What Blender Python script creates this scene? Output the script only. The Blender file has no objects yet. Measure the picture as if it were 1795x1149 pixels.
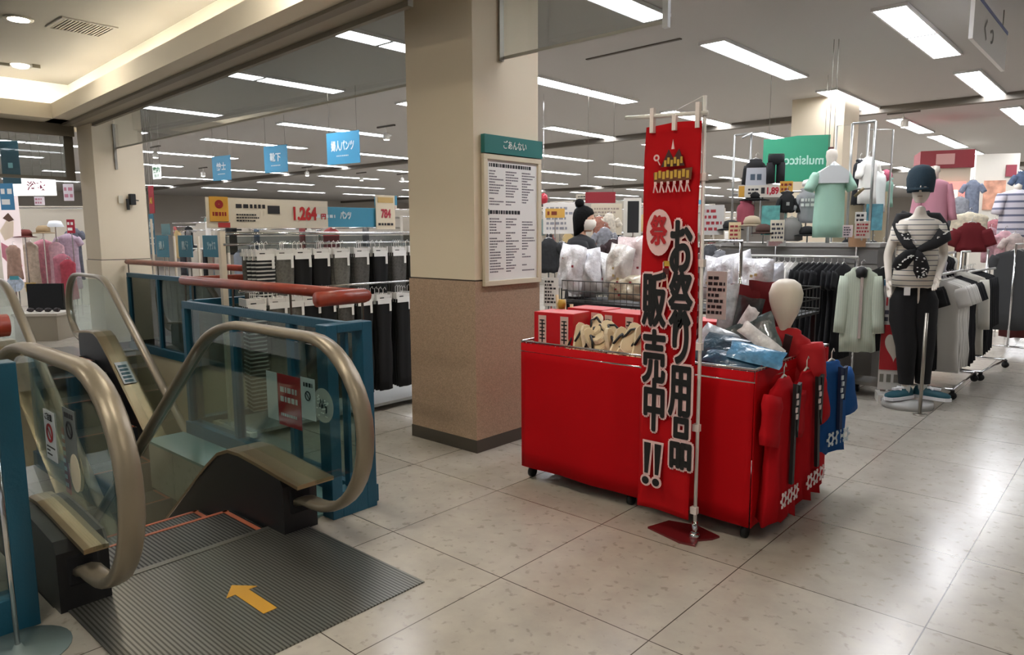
import bpy, math, random
from mathutils import Vector, Matrix, noise
PI = math.pi
sin, cos = math.sin, math.cos
rnd = random.Random(7)
S = bpy.context.scene
COL = S.collection

# ------------------------------------------------------------------ camera
W, H, F = 1795.0, 1149.0, 1255.6
YAW, PITCH, ROLL = -0.7299, 0.1306, -0.0053
CAM = Vector((2.791, -1.420, 1.511))
FW = Vector((sin(YAW)*cos(PITCH), cos(YAW)*cos(PITCH), -sin(PITCH)))
_r = Vector((cos(YAW), -sin(YAW), 0)); _u = _r.cross(FW)
RT = _r*cos(ROLL)+_u*sin(ROLL); UP = -_r*sin(ROLL)+_u*cos(ROLL)
cd = bpy.data.cameras.new('camera'); cam = bpy.data.objects.new('camera', cd); COL.objects.link(cam)
cd.sensor_fit = 'HORIZONTAL'; cd.sensor_width = 36.0; cd.lens = 36.0*F/W; cd.clip_start = 0.05; cd.clip_end = 200
M = Matrix((( RT.x, UP.x, -FW.x, CAM.x), (RT.y, UP.y, -FW.y, CAM.y), (RT.z, UP.z, -FW.z, CAM.z), (0, 0, 0, 1)))
cam.matrix_world = M
S.camera = cam
FACE = math.degrees(math.atan2(_r.y, _r.x))          # a panel turned by this angle faces the camera

# ------------------------------------------------------------------ world, exposure
wd = bpy.data.worlds.new('world'); S.world = wd; wd.use_nodes = True
wd.node_tree.nodes['Background'].inputs[0].default_value = (0.95, 0.97, 1.0, 1)
wd.node_tree.nodes['Background'].inputs[1].default_value = 0.12
S.view_settings.view_transform = 'Standard'; S.view_settings.look = 'None'
S.view_settings.gamma = 1; S.view_settings.use_curve_mapping = False
S.view_settings.exposure = 1.68
CEIL_E = 8.2      # ceiling strip lights
COVE_E = 10.5     # hidden cove tubes

# ------------------------------------------------------------------ pixel helpers
def ray(px, py): return RT*((px-W/2)/F) - UP*((py-H/2)/F) + FW
def on(px, py, X=None, Y=None, Z=None):
    d = ray(px, py)
    t = (X-CAM.x)/d.x if X is not None else (Y-CAM.y)/d.y if Y is not None else (Z-CAM.z)/d.z
    return CAM + d*t
def dp(px, py, D): return CAM + ray(px, py)*D
def wid(wpx, D, a=None):
    return wpx*D/F/(1 if a is None else max(.25, cos(math.radians(a-FACE))))

# ------------------------------------------------------------------ materials
def lin(c):
    if isinstance(c, str):
        c = [int(c[i:i+2], 16)/255 for i in (0, 2, 4)]
    return tuple((x/12.92 if x <= .04045 else ((x+.055)/1.055)**2.4) for x in c)
MATS = {}
def mat(c, rough=.6, metal=0., bump=0., bscale=40., var=0., vscale=8., emit=0., spec=.5, coat=0., alpha=1., sheen=0., trans=0.):
    key = (c, rough, metal, bump, bscale, var, vscale, emit, spec, coat, alpha, sheen, trans)
    if key in MATS: return MATS[key]
    m = bpy.data.materials.new('mat_%d' % len(MATS)); m.use_nodes = True
    n = m.node_tree.nodes; l = m.node_tree.links; b = n['Principled BSDF']
    L = lin(c)
    b.inputs['Base Color'].default_value = (*L, 1); b.inputs['Roughness'].default_value = rough
    b.inputs['Metallic'].default_value = metal; b.inputs['Specular IOR Level'].default_value = spec
    b.inputs['Coat Weight'].default_value = coat; b.inputs['Alpha'].default_value = alpha
    b.inputs['Sheen Weight'].default_value = sheen; b.inputs['Transmission Weight'].default_value = trans
    if emit:
        b.inputs['Emission Color'].default_value = (*L, 1); b.inputs['Emission Strength'].default_value = emit
    tc = n.new('ShaderNodeTexCoord')
    if var:
        t = n.new('ShaderNodeTexNoise'); t.inputs['Scale'].default_value = vscale; t.inputs['Detail'].default_value = 4
        r = n.new('ShaderNodeValToRGB'); r.color_ramp.elements[0].position = .3; r.color_ramp.elements[1].position = .7
        r.color_ramp.elements[0].color = (*[x*(1-var) for x in L], 1); r.color_ramp.elements[1].color = (*[min(1, x*(1+var)) for x in L], 1)
        l.new(tc.outputs['Object'], t.inputs['Vector']); l.new(t.outputs['Fac'], r.inputs[0]); l.new(r.outputs[0], b.inputs['Base Color'])
    if bump:
        t = n.new('ShaderNodeTexNoise'); t.inputs['Scale'].default_value = bscale; t.inputs['Detail'].default_value = 3
        bp = n.new('ShaderNodeBump'); bp.inputs['Strength'].default_value = bump; bp.inputs['Distance'].default_value = .02
        l.new(tc.outputs['Object'], t.inputs['Vector']); l.new(t.outputs['Fac'], bp.inputs['Height']); l.new(bp.outputs[0], b.inputs['Normal'])
    MATS[key] = m
    return m
def glass_mat(tint='cfe0da', tr=.88):
    k = ('glass', tint, tr)
    if k in MATS: return MATS[k]
    m = bpy.data.materials.new('thin_glass'); m.use_nodes = True; n = m.node_tree.nodes; l = m.node_tree.links; n.clear()
    o = n.new('ShaderNodeOutputMaterial'); mx = n.new('ShaderNodeMixShader'); t = n.new('ShaderNodeBsdfTransparent'); g = n.new('ShaderNodeBsdfGlossy')
    lw = n.new('ShaderNodeLayerWeight'); pw = n.new('ShaderNodeMath'); pw.operation = 'POWER'; pw.inputs[1].default_value = 4.0
    fr = n.new('ShaderNodeMath'); fr.operation = 'MULTIPLY_ADD'; fr.inputs[1].default_value = .75; fr.inputs[2].default_value = .04
    l.new(lw.outputs['Facing'], pw.inputs[0]); l.new(pw.outputs[0], fr.inputs[0]); g.inputs['Roughness'].default_value = .02
    t.inputs[0].default_value = (*[x*tr for x in lin(tint)], 1); g.inputs[0].default_value = (1, 1, 1, 1)
    l.new(fr.outputs[0], mx.inputs[0]); l.new(t.outputs[0], mx.inputs[1]); l.new(g.outputs[0], mx.inputs[2]); l.new(mx.outputs[0], o.inputs[0])
    MATS[k] = m; return m
def stripe_mat(c1, c2, period, axis='Z', rough=.6, metal=0., duty=.5, bump=0.):
    k = ('stripe', c1, c2, period, axis, rough, metal, duty, bump)
    if k in MATS: return MATS[k]
    m = bpy.data.materials.new('striped'); m.use_nodes = True; n = m.node_tree.nodes; l = m.node_tree.links; b = n['Principled BSDF']
    b.inputs['Roughness'].default_value = rough; b.inputs['Metallic'].default_value = metal
    tc = n.new('ShaderNodeTexCoord'); s = n.new('ShaderNodeSeparateXYZ'); a = n.new('ShaderNodeMath'); a.operation = 'MULTIPLY'; a.inputs[1].default_value = 1/period
    f = n.new('ShaderNodeMath'); f.operation = 'FRACT'; g = n.new('ShaderNodeMath'); g.operation = 'GREATER_THAN'; g.inputs[1].default_value = duty
    mx = n.new('ShaderNodeMix'); mx.data_type = 'RGBA'; mx.inputs[6].default_value = (*lin(c1), 1); mx.inputs[7].default_value = (*lin(c2), 1)
    l.new(tc.outputs['Object'], s.inputs[0]); l.new(s.outputs[axis], a.inputs[0]); l.new(a.outputs[0], f.inputs[0]); l.new(f.outputs[0], g.inputs[0])
    l.new(g.outputs[0], mx.inputs[0]); l.new(mx.outputs[2], b.inputs['Base Color'])
    if bump:
        bp = n.new('ShaderNodeBump'); bp.inputs['Strength'].default_value = bump; bp.inputs['Distance'].default_value = .004
        l.new(g.outputs[0], bp.inputs['Height']); l.new(bp.outputs[0], b.inputs['Normal'])
    MATS[k] = m; return m
def floor_mat():
    m = bpy.data.materials.new('stone_tile'); m.use_nodes = True; n = m.node_tree.nodes; l = m.node_tree.links; b = n['Principled BSDF']
    tc = n.new('ShaderNodeTexCoord'); br = n.new('ShaderNodeTexBrick'); br.offset = 0; br.squash = 1
    br.inputs['Scale'].default_value = 1; br.inputs['Brick Width'].default_value = .75; br.inputs['Row Height'].default_value = .7785
    br.inputs['Mortar Size'].default_value = .0026; br.inputs['Mortar Smooth'].default_value = .2; br.inputs['Bias'].default_value = 0
    br.inputs['Color1'].default_value = (*lin('b8b1a6'), 1); br.inputs['Color2'].default_value = (*lin('ada69b'), 1); br.inputs['Mortar'].default_value = (*lin('4c443c'), 1)
    n1 = n.new('ShaderNodeTexNoise'); n1.inputs['Scale'].default_value = 5; n1.inputs['Detail'].default_value = 5; n1.inputs['Roughness'].default_value = .6
    r1 = n.new('ShaderNodeValToRGB'); r1.color_ramp.elements[0].position = .3; r1.color_ramp.elements[0].color = (.84, .84, .85, 1); r1.color_ramp.elements[1].position = .65; r1.color_ramp.elements[1].color = (1.0, 1.0, 1.0, 1)
    n2 = n.new('ShaderNodeTexNoise'); n2.inputs['Scale'].default_value = 22; n2.inputs['Detail'].default_value = 3
    r2 = n.new('ShaderNodeValToRGB'); r2.color_ramp.elements[0].position = .32; r2.color_ramp.elements[0].color = (.68, .68, .66, 1); r2.color_ramp.elements[1].position = .40; r2.color_ramp.elements[1].color = (1, 1, 1, 1)
    ma = n.new('ShaderNodeMix'); ma.data_type = 'RGBA'; ma.blend_type = 'MULTIPLY'; ma.inputs[0].default_value = 1
    mb = n.new('ShaderNodeMix'); mb.data_type = 'RGBA'; mb.blend_type = 'MULTIPLY'; mb.inputs[0].default_value = .75
    l.new(tc.outputs['Object'], br.inputs['Vector']); l.new(tc.outputs['Object'], n1.inputs['Vector']); l.new(tc.outputs['Object'], n2.inputs['Vector'])
    l.new(n1.outputs['Fac'], r1.inputs[0]); l.new(n2.outputs['Fac'], r2.inputs[0])
    l.new(br.outputs['Color'], ma.inputs[6]); l.new(r1.outputs[0], ma.inputs[7]); l.new(ma.outputs[2], mb.inputs[6]); l.new(r2.outputs[0], mb.inputs[7])
    l.new(mb.outputs[2], b.inputs['Base Color'])
    b.inputs['Roughness'].default_value = .22; b.inputs['Specular IOR Level'].default_value = .55
    n3 = n.new('ShaderNodeTexNoise'); n3.inputs['Scale'].default_value = 1.6; n3.inputs['Detail'].default_value = 2
    bp = n.new('ShaderNodeBump'); bp.inputs['Strength'].default_value = .05; bp.inputs['Distance'].default_value = .05
    l.new(tc.outputs['Object'], n3.inputs['Vector']); l.new(n3.outputs['Fac'], bp.inputs['Height']); l.new(bp.outputs[0], b.inputs['Normal'])
    return m
STEEL = mat('b8b4aa', .28, 1.); CHROME = mat('d8d8d8', .12, 1.); DARKST = mat('6d6960', .35, 1.)
WHITE = mat('ecebe6', .5); PAPER = mat('e9e8e4', .7); BLACK = mat('0d0d0e', .55); BLK2 = mat('141418', .85)
TEAL = mat('19546c', .4, 0, .1, 60); RED = mat('c4101a', .75); WOOD = mat('8f3420', .38, var=.2, vscale=12, coat=.15)
CREAM = mat('d8c9b0', .6); BLUE = mat('3f8fae', .5); INK = mat('26262a', .7)
GLASS = glass_mat('e6efec', .97); GLASSC = glass_mat('e6ecea', .93); GLASST = glass_mat('9fb8b4', .75)

# ------------------------------------------------------------------ mesh builder
class MB:
    def __init__(s): s.v = []; s.f = []; s.mi = []; s.mats = []
    def _m(s, m):
        if m is None: return 0
        if m not in s.mats: s.mats.append(m)
        return s.mats.index(m)
    def add(s, vs, fs, m=None):
        o = len(s.v); k = s._m(m)
        s.v += [tuple(v) for v in vs]
        for f in fs: s.f.append([o+i for i in f]); s.mi.append(k)
        return s
    def box(s, x0, x1, y0, y1, z0, z1, m=None):
        vs = [(x, y, z) for z in (z0, z1) for y in (y0, y1) for x in (x0, x1)]
        return s.add(vs, [(0, 2, 3, 1), (4, 5, 7, 6), (0, 1, 5, 4), (2, 6, 7, 3), (0, 4, 6, 2), (1, 3, 7, 5)], m)
    def cbox(s, c, d, m=None): return s.box(c[0]-d[0]/2, c[0]+d[0]/2, c[1]-d[1]/2, c[1]+d[1]/2, c[2]-d[2]/2, c[2]+d[2]/2, m)
    def tube(s, pts, r, n=8, m=None, closed=False):
        pts = [Vector(p) for p in pts]; rs = r if isinstance(r, (list, tuple)) else [r]*len(pts)
        vs = []; N = len(pts)
        up = Vector((0, 0, 1))
        for i, p in enumerate(pts):
            a = pts[(i-1) % N] if (i or closed) else p; b = pts[(i+1) % N] if (i < N-1 or closed) else p
            t = (b-a).normalized()
            ref = up if abs(t.z) < .92 else Vector((1, 0, 0))
            u = t.cross(ref).normalized(); w = u.cross(t)
            for k in range(n):
                q = 2*PI*k/n; vs.append(p+(u*cos(q)+w*sin(q))*rs[i])
        fs = []
        for i in range(N if closed else N-1):
            j = (i+1) % N
            for k in range(n): fs.append((i*n+k, i*n+(k+1) % n, j*n+(k+1) % n, j*n+k))
        if not closed: fs += [tuple(range(n))[::-1], tuple((N-1)*n+k for k in range(n))]
        return s.add(vs, fs, m)
    def lathe(s, prof, c=(0, 0, 0), n=20, m=None, sx=1, sy=1):
        vs = []; fs = []
        for r, z in prof:
            for k in range(n): q = 2*PI*k/n; vs.append((c[0]+r*cos(q)*sx, c[1]+r*sin(q)*sy, c[2]+z))
        for i in range(len(prof)-1):
            for k in range(n): fs.append((i*n+k, i*n+(k+1) % n, (i+1)*n+(k+1) % n, (i+1)*n+k))
        fs += [tuple(range(n))[::-1], tuple((len(prof)-1)*n+k for k in range(n))]
        return s.add(vs, fs, m)
    def rings(s, rings, m=None, cap=True, closed=True):
        n = len(rings[0]); vs = [p for r in rings for p in r]; fs = []
        for i in range(len(rings)-1):
            for k in range(n if closed else n-1): fs.append((i*n+k, i*n+(k+1) % n, (i+1)*n+(k+1) % n, (i+1)*n+k))
        if cap and closed: fs += [tuple(range(n))[::-1], tuple((len(rings)-1)*n+k for k in range(n))]
        return s.add(vs, fs, m)
    def prism(s, poly, y0, y1, m=None):          # polygon in xz, extruded along y
        n = len(poly); vs = [(x, y0, z) for x, z in poly]+[(x, y1, z) for x, z in poly]
        return s.add(vs, [tuple(range(n)), tuple(range(2*n-1, n-1, -1))]+[(k, n+k, n+(k+1) % n, (k+1) % n) for k in range(n)], m)
    def flat(s, poly, z, m=None, t=.002):         # polygon in xy with thickness
        n = len(poly); vs = [(x, y, z) for x, y in poly]+[(x, y, z+t) for x, y in poly]
        return s.add(vs, [tuple(range(n-1, -1, -1)), tuple(range(n, 2*n))]+[(k, (k+1) % n, n+(k+1) % n, n+k) for k in range(n)], m)
    def mesh(s, name, m=None, smooth=False):
        me = bpy.data.meshes.new(name); me.from_pydata(s.v, [], s.f)
        ms = s.mats if s.mats else [m]
        for x in ms: me.materials.append(x)
        if s.mats:
            for p, k in zip(me.polygons, s.mi): p.material_index = k
        if smooth:
            for p in me.polygons: p.use_smooth = True
        me.update(); return me
    def build(s, name, m=None, parent=None, smooth=False, loc=(0, 0, 0), rot=(0, 0, 0), bevel=0.):
        o = bpy.data.objects.new(name, s.mesh(name, m, smooth)); COL.objects.link(o)
        o.location = loc; o.rotation_euler = rot
        if parent: o.parent = parent
        if bevel:
            b = o.modifiers.new('b', 'BEVEL'); b.width = bevel; b.segments = 2; b.limit_method = 'ANGLE'
        return o
def tag(o, label=None, cat=None, group=None, kind=None):
    if label: o['label'] = label
    if cat: o['category'] = cat
    if group: o['group'] = group
    if kind: o['kind'] = kind
    return o
def thing(name, label, cat, loc=(0, 0, 0), a=0., group=None):
    o = bpy.data.objects.new(name, None); COL.objects.link(o); o.empty_display_size = .1
    o.location = loc; o.rotation_euler = (0, 0, math.radians(a)); tag(o, label, cat, group); return o
def struct(name, mb, m, smooth=False, parent=None):
    o = mb.build(name, m, parent, smooth)
    if not parent: o['kind'] = 'structure'
    return o
def dup(root, loc=None, a=None, label=None, group=None):
    r = root.copy(); COL.objects.link(r)
    if loc is not None: r.location = loc
    if a is not None: r.rotation_euler = (0, 0, math.radians(a))
    if label: r['label'] = label
    if group: r['group'] = group
    for ch in list(root.children):
        c = ch.copy(); COL.objects.link(c); c.parent = r
        for g in list(ch.children):
            d = g.copy(); COL.objects.link(d); d.parent = c
    return r
def text(body, size, m, parent, x=0, z=0, y=-.004, name='lettering', bold=0., sx=1., ext=.0008, spacing=1., vert=False, rot=(PI/2, 0, 0), loc=None, align='CENTER', line=1.):
    cu = bpy.data.curves.new(name, 'FONT'); cu.body = '\n'.join(body) if vert else body; cu.size = size; cu.align_x = align; cu.align_y = 'CENTER'
    cu.extrude = ext; cu.offset = bold; cu.space_character = spacing; cu.space_line = line
    tmp = bpy.data.objects.new(name, cu); COL.objects.link(tmp); bpy.context.view_layer.update()
    me = bpy.data.meshes.new_from_object(tmp.evaluated_get(bpy.context.evaluated_depsgraph_get())); bpy.data.objects.remove(tmp); bpy.data.curves.remove(cu)
    me.materials.clear(); me.materials.append(m)
    o = bpy.data.objects.new(name, me); COL.objects.link(o)
    o.location = loc or (x, y, z); o.rotation_euler = rot; o.scale = (sx, 1, 1)
    if parent: o.parent = parent
    return o
def bars(mb, x0, x1, z0, z1, rows, m, y=-.004, fill=.5, rng=None, minw=.25, gap=0.):
    """rows of small printed marks standing for lines too small to read"""
    rng = rng or rnd; dz = (z1-z0)/rows
    for i in range(rows):
        if rng.random() < gap: continue
        zc = z0+(i+.5)*dz; x = x0
        end = x0+(x1-x0)*(minw+(1-minw)*rng.random())
        while x < end:
            w = dz*(.3+.6*rng.random()); mb.box(x, min(x+w, x1), y, y+.002, zc-dz*fill/2, zc+dz*fill/2, m); x += w+dz*.25
ORD = ['first', 'second', 'third', 'fourth', 'fifth', 'sixth', 'seventh', 'eighth', 'ninth', 'tenth', 'eleventh', 'twelfth', 'thirteenth', 'fourteenth', 'fifteenth', 'sixteenth', 'seventeenth', 'eighteenth', 'nineteenth', 'twentieth']

# ================================================================== SETTING
CZ = 3.5
FM = floor_mat()
mb = MB()
def slab(x0, x1, y0, y1): mb.box(x0, x1, y0, y1, -.35, 0)
slab(-2.65, 14, .62, 2.3); slab(-2.65, 14, -2.3, -.62); slab(-.45, 14, -.62, .62)
slab(-34, 14, 2.3, 46); slab(-34, 14, -12, -2.3); slab(-34, -7.25, -2.3, 2.3)
struct('floor', mb, FM)
mb = MB(); mb.box(-10, 4, -4, 4, -4.7, -4.6); struct('floor_lower', mb, mat('8f8677', .4, var=.2))
wb = mat('d2c4a8', .7, bump=.05, bscale=120)
mb = MB(); mb.box(-7.6, -2.65, 2.27, 2.299, -4.6, -.001); struct('wall_well_far', mb, wb)
mb = MB(); mb.box(-7.6, -2.65, -2.42, -2.3, -4.6, -.001); struct('wall_well_near', mb, wb)
mb = MB(); mb.box(-7.72, -7.6, -2.3, 2.3, -4.6, -.35); struct('wall_well_end', mb, wb)
CM = mat('b9b6b2', .85)
mb = MB()
# the sales floor ceiling with the escalator hall cut out of it (x -7.9..9, y -6..2)
mb.box(-34, 14, 2.25, 46, CZ, CZ+.2); mb.box(-34, -8.2, -12, 2.25, CZ, CZ+.2)
struct('ceiling', mb, CM)
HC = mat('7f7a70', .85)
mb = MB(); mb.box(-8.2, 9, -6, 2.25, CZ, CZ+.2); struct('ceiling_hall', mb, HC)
# cove: shelf + lip along the far side (this beam runs a few degrees off the tile grid) and the left end
LIP = mat('eadfca', .7); SL = mat('7d7464', .5, .1); SL2 = mat('a09683', .5, .1)
BEAM = Matrix.Translation((-8.1, 2.0, 0)) @ Matrix.Rotation(math.radians(-3.6), 4, 'Z')
def beamed(name, mb, m):
    mb.v = [tuple(BEAM @ Vector(v)) for v in mb.v]; return struct(name, mb, m)
mb = MB(); mb.box(-.1, 17, -.37, .0, 2.95, 2.98); mb.box(.6, 17, -.37, -.33, 2.98, 3.13); beamed('trim_1', mb, LIP)
mb = MB(); mb.box(-.1, 17, .0, .04, 2.98, CZ); beamed('wall_cove', mb, mat('f2ecdc', .7))
mb = MB(); mb.box(.1, 7.4, -.18, -.10, 2.925, 2.95).box(.1, 7.36, .06, .10, 2.90, CZ); beamed('trim_2', mb, SL)
mb = MB(); mb.box(.1, 7.38, -.10, .06, 2.935, 2.95); beamed('trim_3', mb, SL2)
mb = MB(); mb.box(-8.2, -7.5, -6, 1.95, 2.95, 2.98); mb.box(-7.54, -7.5, -6, 1.60, 2.98, 3.13); struct('trim_4', mb, LIP)
mb = MB(); mb.box(-8.22, -8.18, -6, 2.1, 2.9, CZ); struct('wall_cove_end', mb, mat('f2ecdc', .7))
mb = MB(); mb.box(-7.99, -7.9, -6, 1.95, 2.80, 2.949); mb.box(-8.15, -8.05, -6, 1.95, 2.85, 2.949); struct('trim_7', mb, SL)
# far walls
WM = mat('b9b2a8', .8)
mb = MB(); mb.box(-34, 14, 46, 46.2, 0, CZ); struct('wall_back', mb, WM)
mb = MB(); mb.box(-34.2, -34, -12, 46, 0, CZ); struct('wall_left', mb, WM)
mb = MB(); mb.box(14, 14.2, -12, 46, 0, CZ); struct('wall_right', mb, WM)
# cove light tubes (the hidden fluorescent battens)
TUBE = mat('fffaf2', .5, emit=COVE_E)
for i in range(12):
    x = -6.6+i*1.3
    t = thing('cove_light', 'warm batten light hidden in the long cove above the escalator, %s from the far end' % ORD[i], 'ceiling light', BEAM @ Vector((.9+i*1.25, -.10, 2.98)), -3.6)
    MB().box(-.56, .56, -.025, .025, 0, .05).build('base', WHITE, t); MB().tube([(-.55, 0, .075), (.55, 0, .075)], .018, 8).build('tube', TUBE, t, True)
for i in range(5):
    t = thing('cove_light', 'warm batten light hidden in the cove at the far end, %s from the corner' % ORD[i], 'ceiling light', (-7.98, 1.32-i*1.3, 2.98), 90)
    MB().box(-.56, .56, -.025, .025, 0, .05).build('base', WHITE, t); MB().tube([(-.55, 0, .075), (.55, 0, .075)], .018, 8).build('tube', TUBE, t, True)
# downlights, vent, detector in the hall ceiling
for k, (x, y, lb) in enumerate([(-5.19, .71, 'round downlight glowing in the hall ceiling, nearer one'), (-2.2, -1.6, 'round downlight in the hall ceiling above the near escalator')]):
    t = thing('downlight', lb, 'ceiling light', (x, y, CZ), 0, 'hall downlights')
    MB().lathe([(.12, -.012), (.12, 0), (.09, 0), (.085, -.012)], n=28).build('ring', mat('8b8576', .5), t, True)
    MB().lathe([(.001, -.016), (.085, -.016), (.085, -.01), (.001, -.01)], n=28).build('lens', mat('fff6e4', .5, emit=90), t, True)
t = thing('ceiling_detector', 'white dome and dark brackets in the hall ceiling near the cove corner', 'detector', (-7.3, 1.25, CZ), 0)
MB().lathe([(.001, -.05), (.08, -.03), (.1, 0), (.001, 0)], n=20).build('dome', mat('fff6e0', .4, emit=1), t, True)
MB().box(-.12, -.02, -.2, -.1, -.03, 0).box(.06, .16, .08, .16, -.04, 0).build('bracket', mat('5e5848', .5), t)
t = thing('ceiling_vent', 'square grey air vent in the hall ceiling', 'vent', (-5.07, 1.2, CZ), 0)
MB().box(-.24, .24, -.24, -.21, -.012, 0).box(-.24, .24, .21, .24, -.012, 0).box(-.24, -.21, -.21, .21, -.012, 0).box(.21, .24, -.21, .21, -.012, 0).build('frame', HC, t)
m_ = MB()
for i in range(14): m_.box(-.21, .21, -.205+i*.03, -.19+i*.03, -.01, -.002)
m_.build('grille', mat('7d7462', .6), t)

# ---- columns
UPM = mat('dccdb4', .65, bump=.03, bscale=200)
LOM = mat('a98f78', .5, bump=.15, bscale=220, var=.28, vscale=160)
def column(x0, x1, y0, y1, name, label, zt=CZ, low=None):
    t = thing(name, label, 'pillar', ((x0+x1)/2, (y0+y1)/2, 0)); w, d = (x1-x0)/2, (y1-y0)/2
    MB().box(-w+.008, w-.008, -d+.008, d-.008, 1.2, zt).build('upper_cladding', UPM, t)
    MB().box(-w, w, -d, d, .09, 1.19).build('lower_cladding', low or LOM, t)
    MB().box(-w+.012, w-.012, -d+.012, d-.012, 1.188, 1.202).build('shadow_joint', mat('4b4036', .6), t)
    MB().box(-w-.004, w+.004, -d-.004, d+.004, 0, .09).build('skirting', mat('4a433b', .5), t)
    return t
colA = column(-1.28, -.60, 2.0, 2.68, 'pillar', 'square pillar with cream top and speckled brown lower half, notice board on its right side')
colB = column(-8.0, -7.45, 2.0, 2.63, 'pillar', 'cream pillar at the far end of the escalator hall, black box on its side', CZ, UPM)
MB().box(.34, .352, -.09, -.05, 2.66, 3.35).build('smoke_curtain_guide', mat('8d887e', .4, .6), colA)
MB().box(.275, .29, -.06, -.03, 2.37, 2.95).build('smoke_curtain_guide', mat('8d887e', .4, .6), colB)
t = thing('wall_phone', 'black handset box on the side of the far cream pillar', 'telephone', (-7.445, 2.42, 1.98), 90); t.scale = (.6, 1, .6)
MB().box(-.06, .06, -.08, -.005, -.11, .13).build('body', BLACK, t, bevel=.01)
MB().box(-.12, -.07, -.06, -.02, -.22, .02).build('handset', BLACK, t, bevel=.008)
MB().box(-.26, -.17, -.012, 0, -.08, .09).build('plate', mat('cfc6b2', .5), t)
MB().tube([(.06, -.03, 0), (.14, -.03, -.01)], .012).build('arm', DARKST, t)

# ---- hanging smoke curtains (glass) with frames
def curtain(name, label, x0, x1, y, z0, z1, endframe=None):
    t = thing(name, label, 'glass panel', ((x0+x1)/2, y, z1)); w = (x1-x0)/2
    MB().box(-w, w, -.004, .004, z0-z1, 0).build('glass', glass_mat('eceeed', .95), t)
    MB().box(-w, w, -.008, .008, z0-z1-.006, z0-z1+.012).build('bottom_rail', mat('a7a498', .4, .4), t)
    if endframe: MB().box(w-.005, w+.03, -.015, .015, z0-z1-.03, 0).build('end_post', mat('c9cbca', .3, .5), t)
    return t
curtain('smoke_curtain', 'long hanging glass smoke curtain left of the big pillar', -7.45, -1.3, 2.29, 2.64, CZ)
curtain('smoke_curtain', 'short hanging glass smoke curtain right of the big pillar', -.6, .63, 2.29, 2.68, CZ, True)
t = thing('smoke_curtain', 'framed hanging glass curtain at the far left end of the escalator hall', 'glass panel', (-8.0, 0, 2.8))
MB().box(-.004, .004, -4, 1.9, -.52, 0).build('glass', glass_mat('eceeed', .95), t)
MB().box(-.015, .015, -4, 1.94, -.56, -.52).box(-.02, .02, 1.84, 1.95, -.56, .1).build('frame', mat('6d675c', .4, .5), t)
# ceiling step far along the shop
mb = MB(); mb.box(-34, 14, 11.35, 11.5, CZ-.1, CZ-.001); struct('trim_5', mb, mat('6b655c', .7))
mb = MB(); mb.box(-34, 14, 24.3, 24.5, CZ-.12, CZ-.001); struct('trim_6', mb, mat('6b655c', .7))
t = thing('curtain_track', 'short dark slot in the ceiling near the big pillar', 'ceiling slot', (-1.66, 5.53, CZ), -3)
MB().box(-.62, .62, -.02, .02, -.012, 0).build('slot', mat('5b544c', .6), t)

# ---- ceiling strip lights
LENS = mat('f7f9ff', .5, emit=CEIL_E); HOUS = mat('e2e2e0', .5)
l0 = thing('ceiling_light', 'x', 'ceiling light', (0, 0, 0)); 
MB().box(-.15, -.132, -1.2, 1.2, -.03, 0).box(.132, .15, -1.2, 1.2, -.03, 0).box(-.132, .132, -1.2, -1.185, -.03, 0).box(-.132, .132, 1.185, 1.2, -.03, 0).build('frame', HOUS, l0)
for s in (-1, 1):
    MB().box(-.13, .13, -1.18 if s < 0 else .02, -.02 if s < 0 else 1.18, -.022, -.006).build('diffuser', LENS, l0)
MB().box(-.13, .13, -.02, .02, -.034, 0).build('divider', mat('9a9a98', .5), l0)
rows = [(.85, 'over the right-hand aisle'), (-.84, 'over the mannequin racks'), (-3.35, 'just right of the big pillar'), (-5.87, 'behind the big pillar'), (-9.0, 'at the left of the hanging blue signs'),
        (-12.0, 'over the far left racks'), (-15.2, 'over the far left shop'), (-18.4, 'beyond the far left shop'), (-22.5, 'in the farthest row'), (-27, 'in the last row by the far left wall'), (4.6, 'added unseen to the right of the frame')]  # last row is out of view, added for its light on the right side
first = True
for rx, rl in rows:
    ys = [3.0+3.5*k-(0 if rx > -9.9 else 10.5) for k in range(0, 12 if rx > -9.9 else 15)]
    k = 0
    for y in ys:
        if rx > -7.9 and y < 2.9: continue
        if rx > 1 and y > 22: continue
        if rx > 4 and (y < 4 or y > 13): continue
        if rx > 5 and (y < 2 or y > 14): continue
        if y > 38: continue
        lb = 'white strip light %s, %s from near end' % (rl, ORD[k]); k += 1
        loc = (rx, y+ (.48 if rx > -8 else .3), CZ)
        if first: l0.location = loc; l0['label'] = lb; l0['group'] = 'ceiling strip lights'; first = False
        else: dup(l0, loc, None, lb, 'ceiling strip lights')
        if rx > -1 and rx < 1 and 11 < y < 30:      # continuous run beyond the ceiling step
            k2 = dup(l0, (rx, y+.48+1.75+.6, CZ), None, lb.replace('white strip', 'short infill strip'), 'ceiling strip lights')
            k2.scale = (1, .42, 1)
# unseen downlights added above and behind the camera to brighten the near landing
for k, (x, y) in enumerate([(1.2, -3.2), (4.2, -3.2), (.8, .1), (3.2, .3), (-3.5, -3.4), (.8, -1.5), (-1.2, .9)]):
    t = thing('downlight', 'unseen round downlight added over the near landing, %s counted from behind the camera' % ORD[k], 'ceiling light', (x, y, CZ), 0)
    MB().lathe([(.12, -.012), (.12, 0), (.09, 0), (.085, -.012)], n=20).build('ring', mat('8b8576', .5), t, True)
    MB().lathe([(.001, -.016), (.085, -.016), (.085, -.01), (.001, -.01)], n=20).build('lens', mat('fff6e4', .5, emit=90), t, True)

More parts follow.
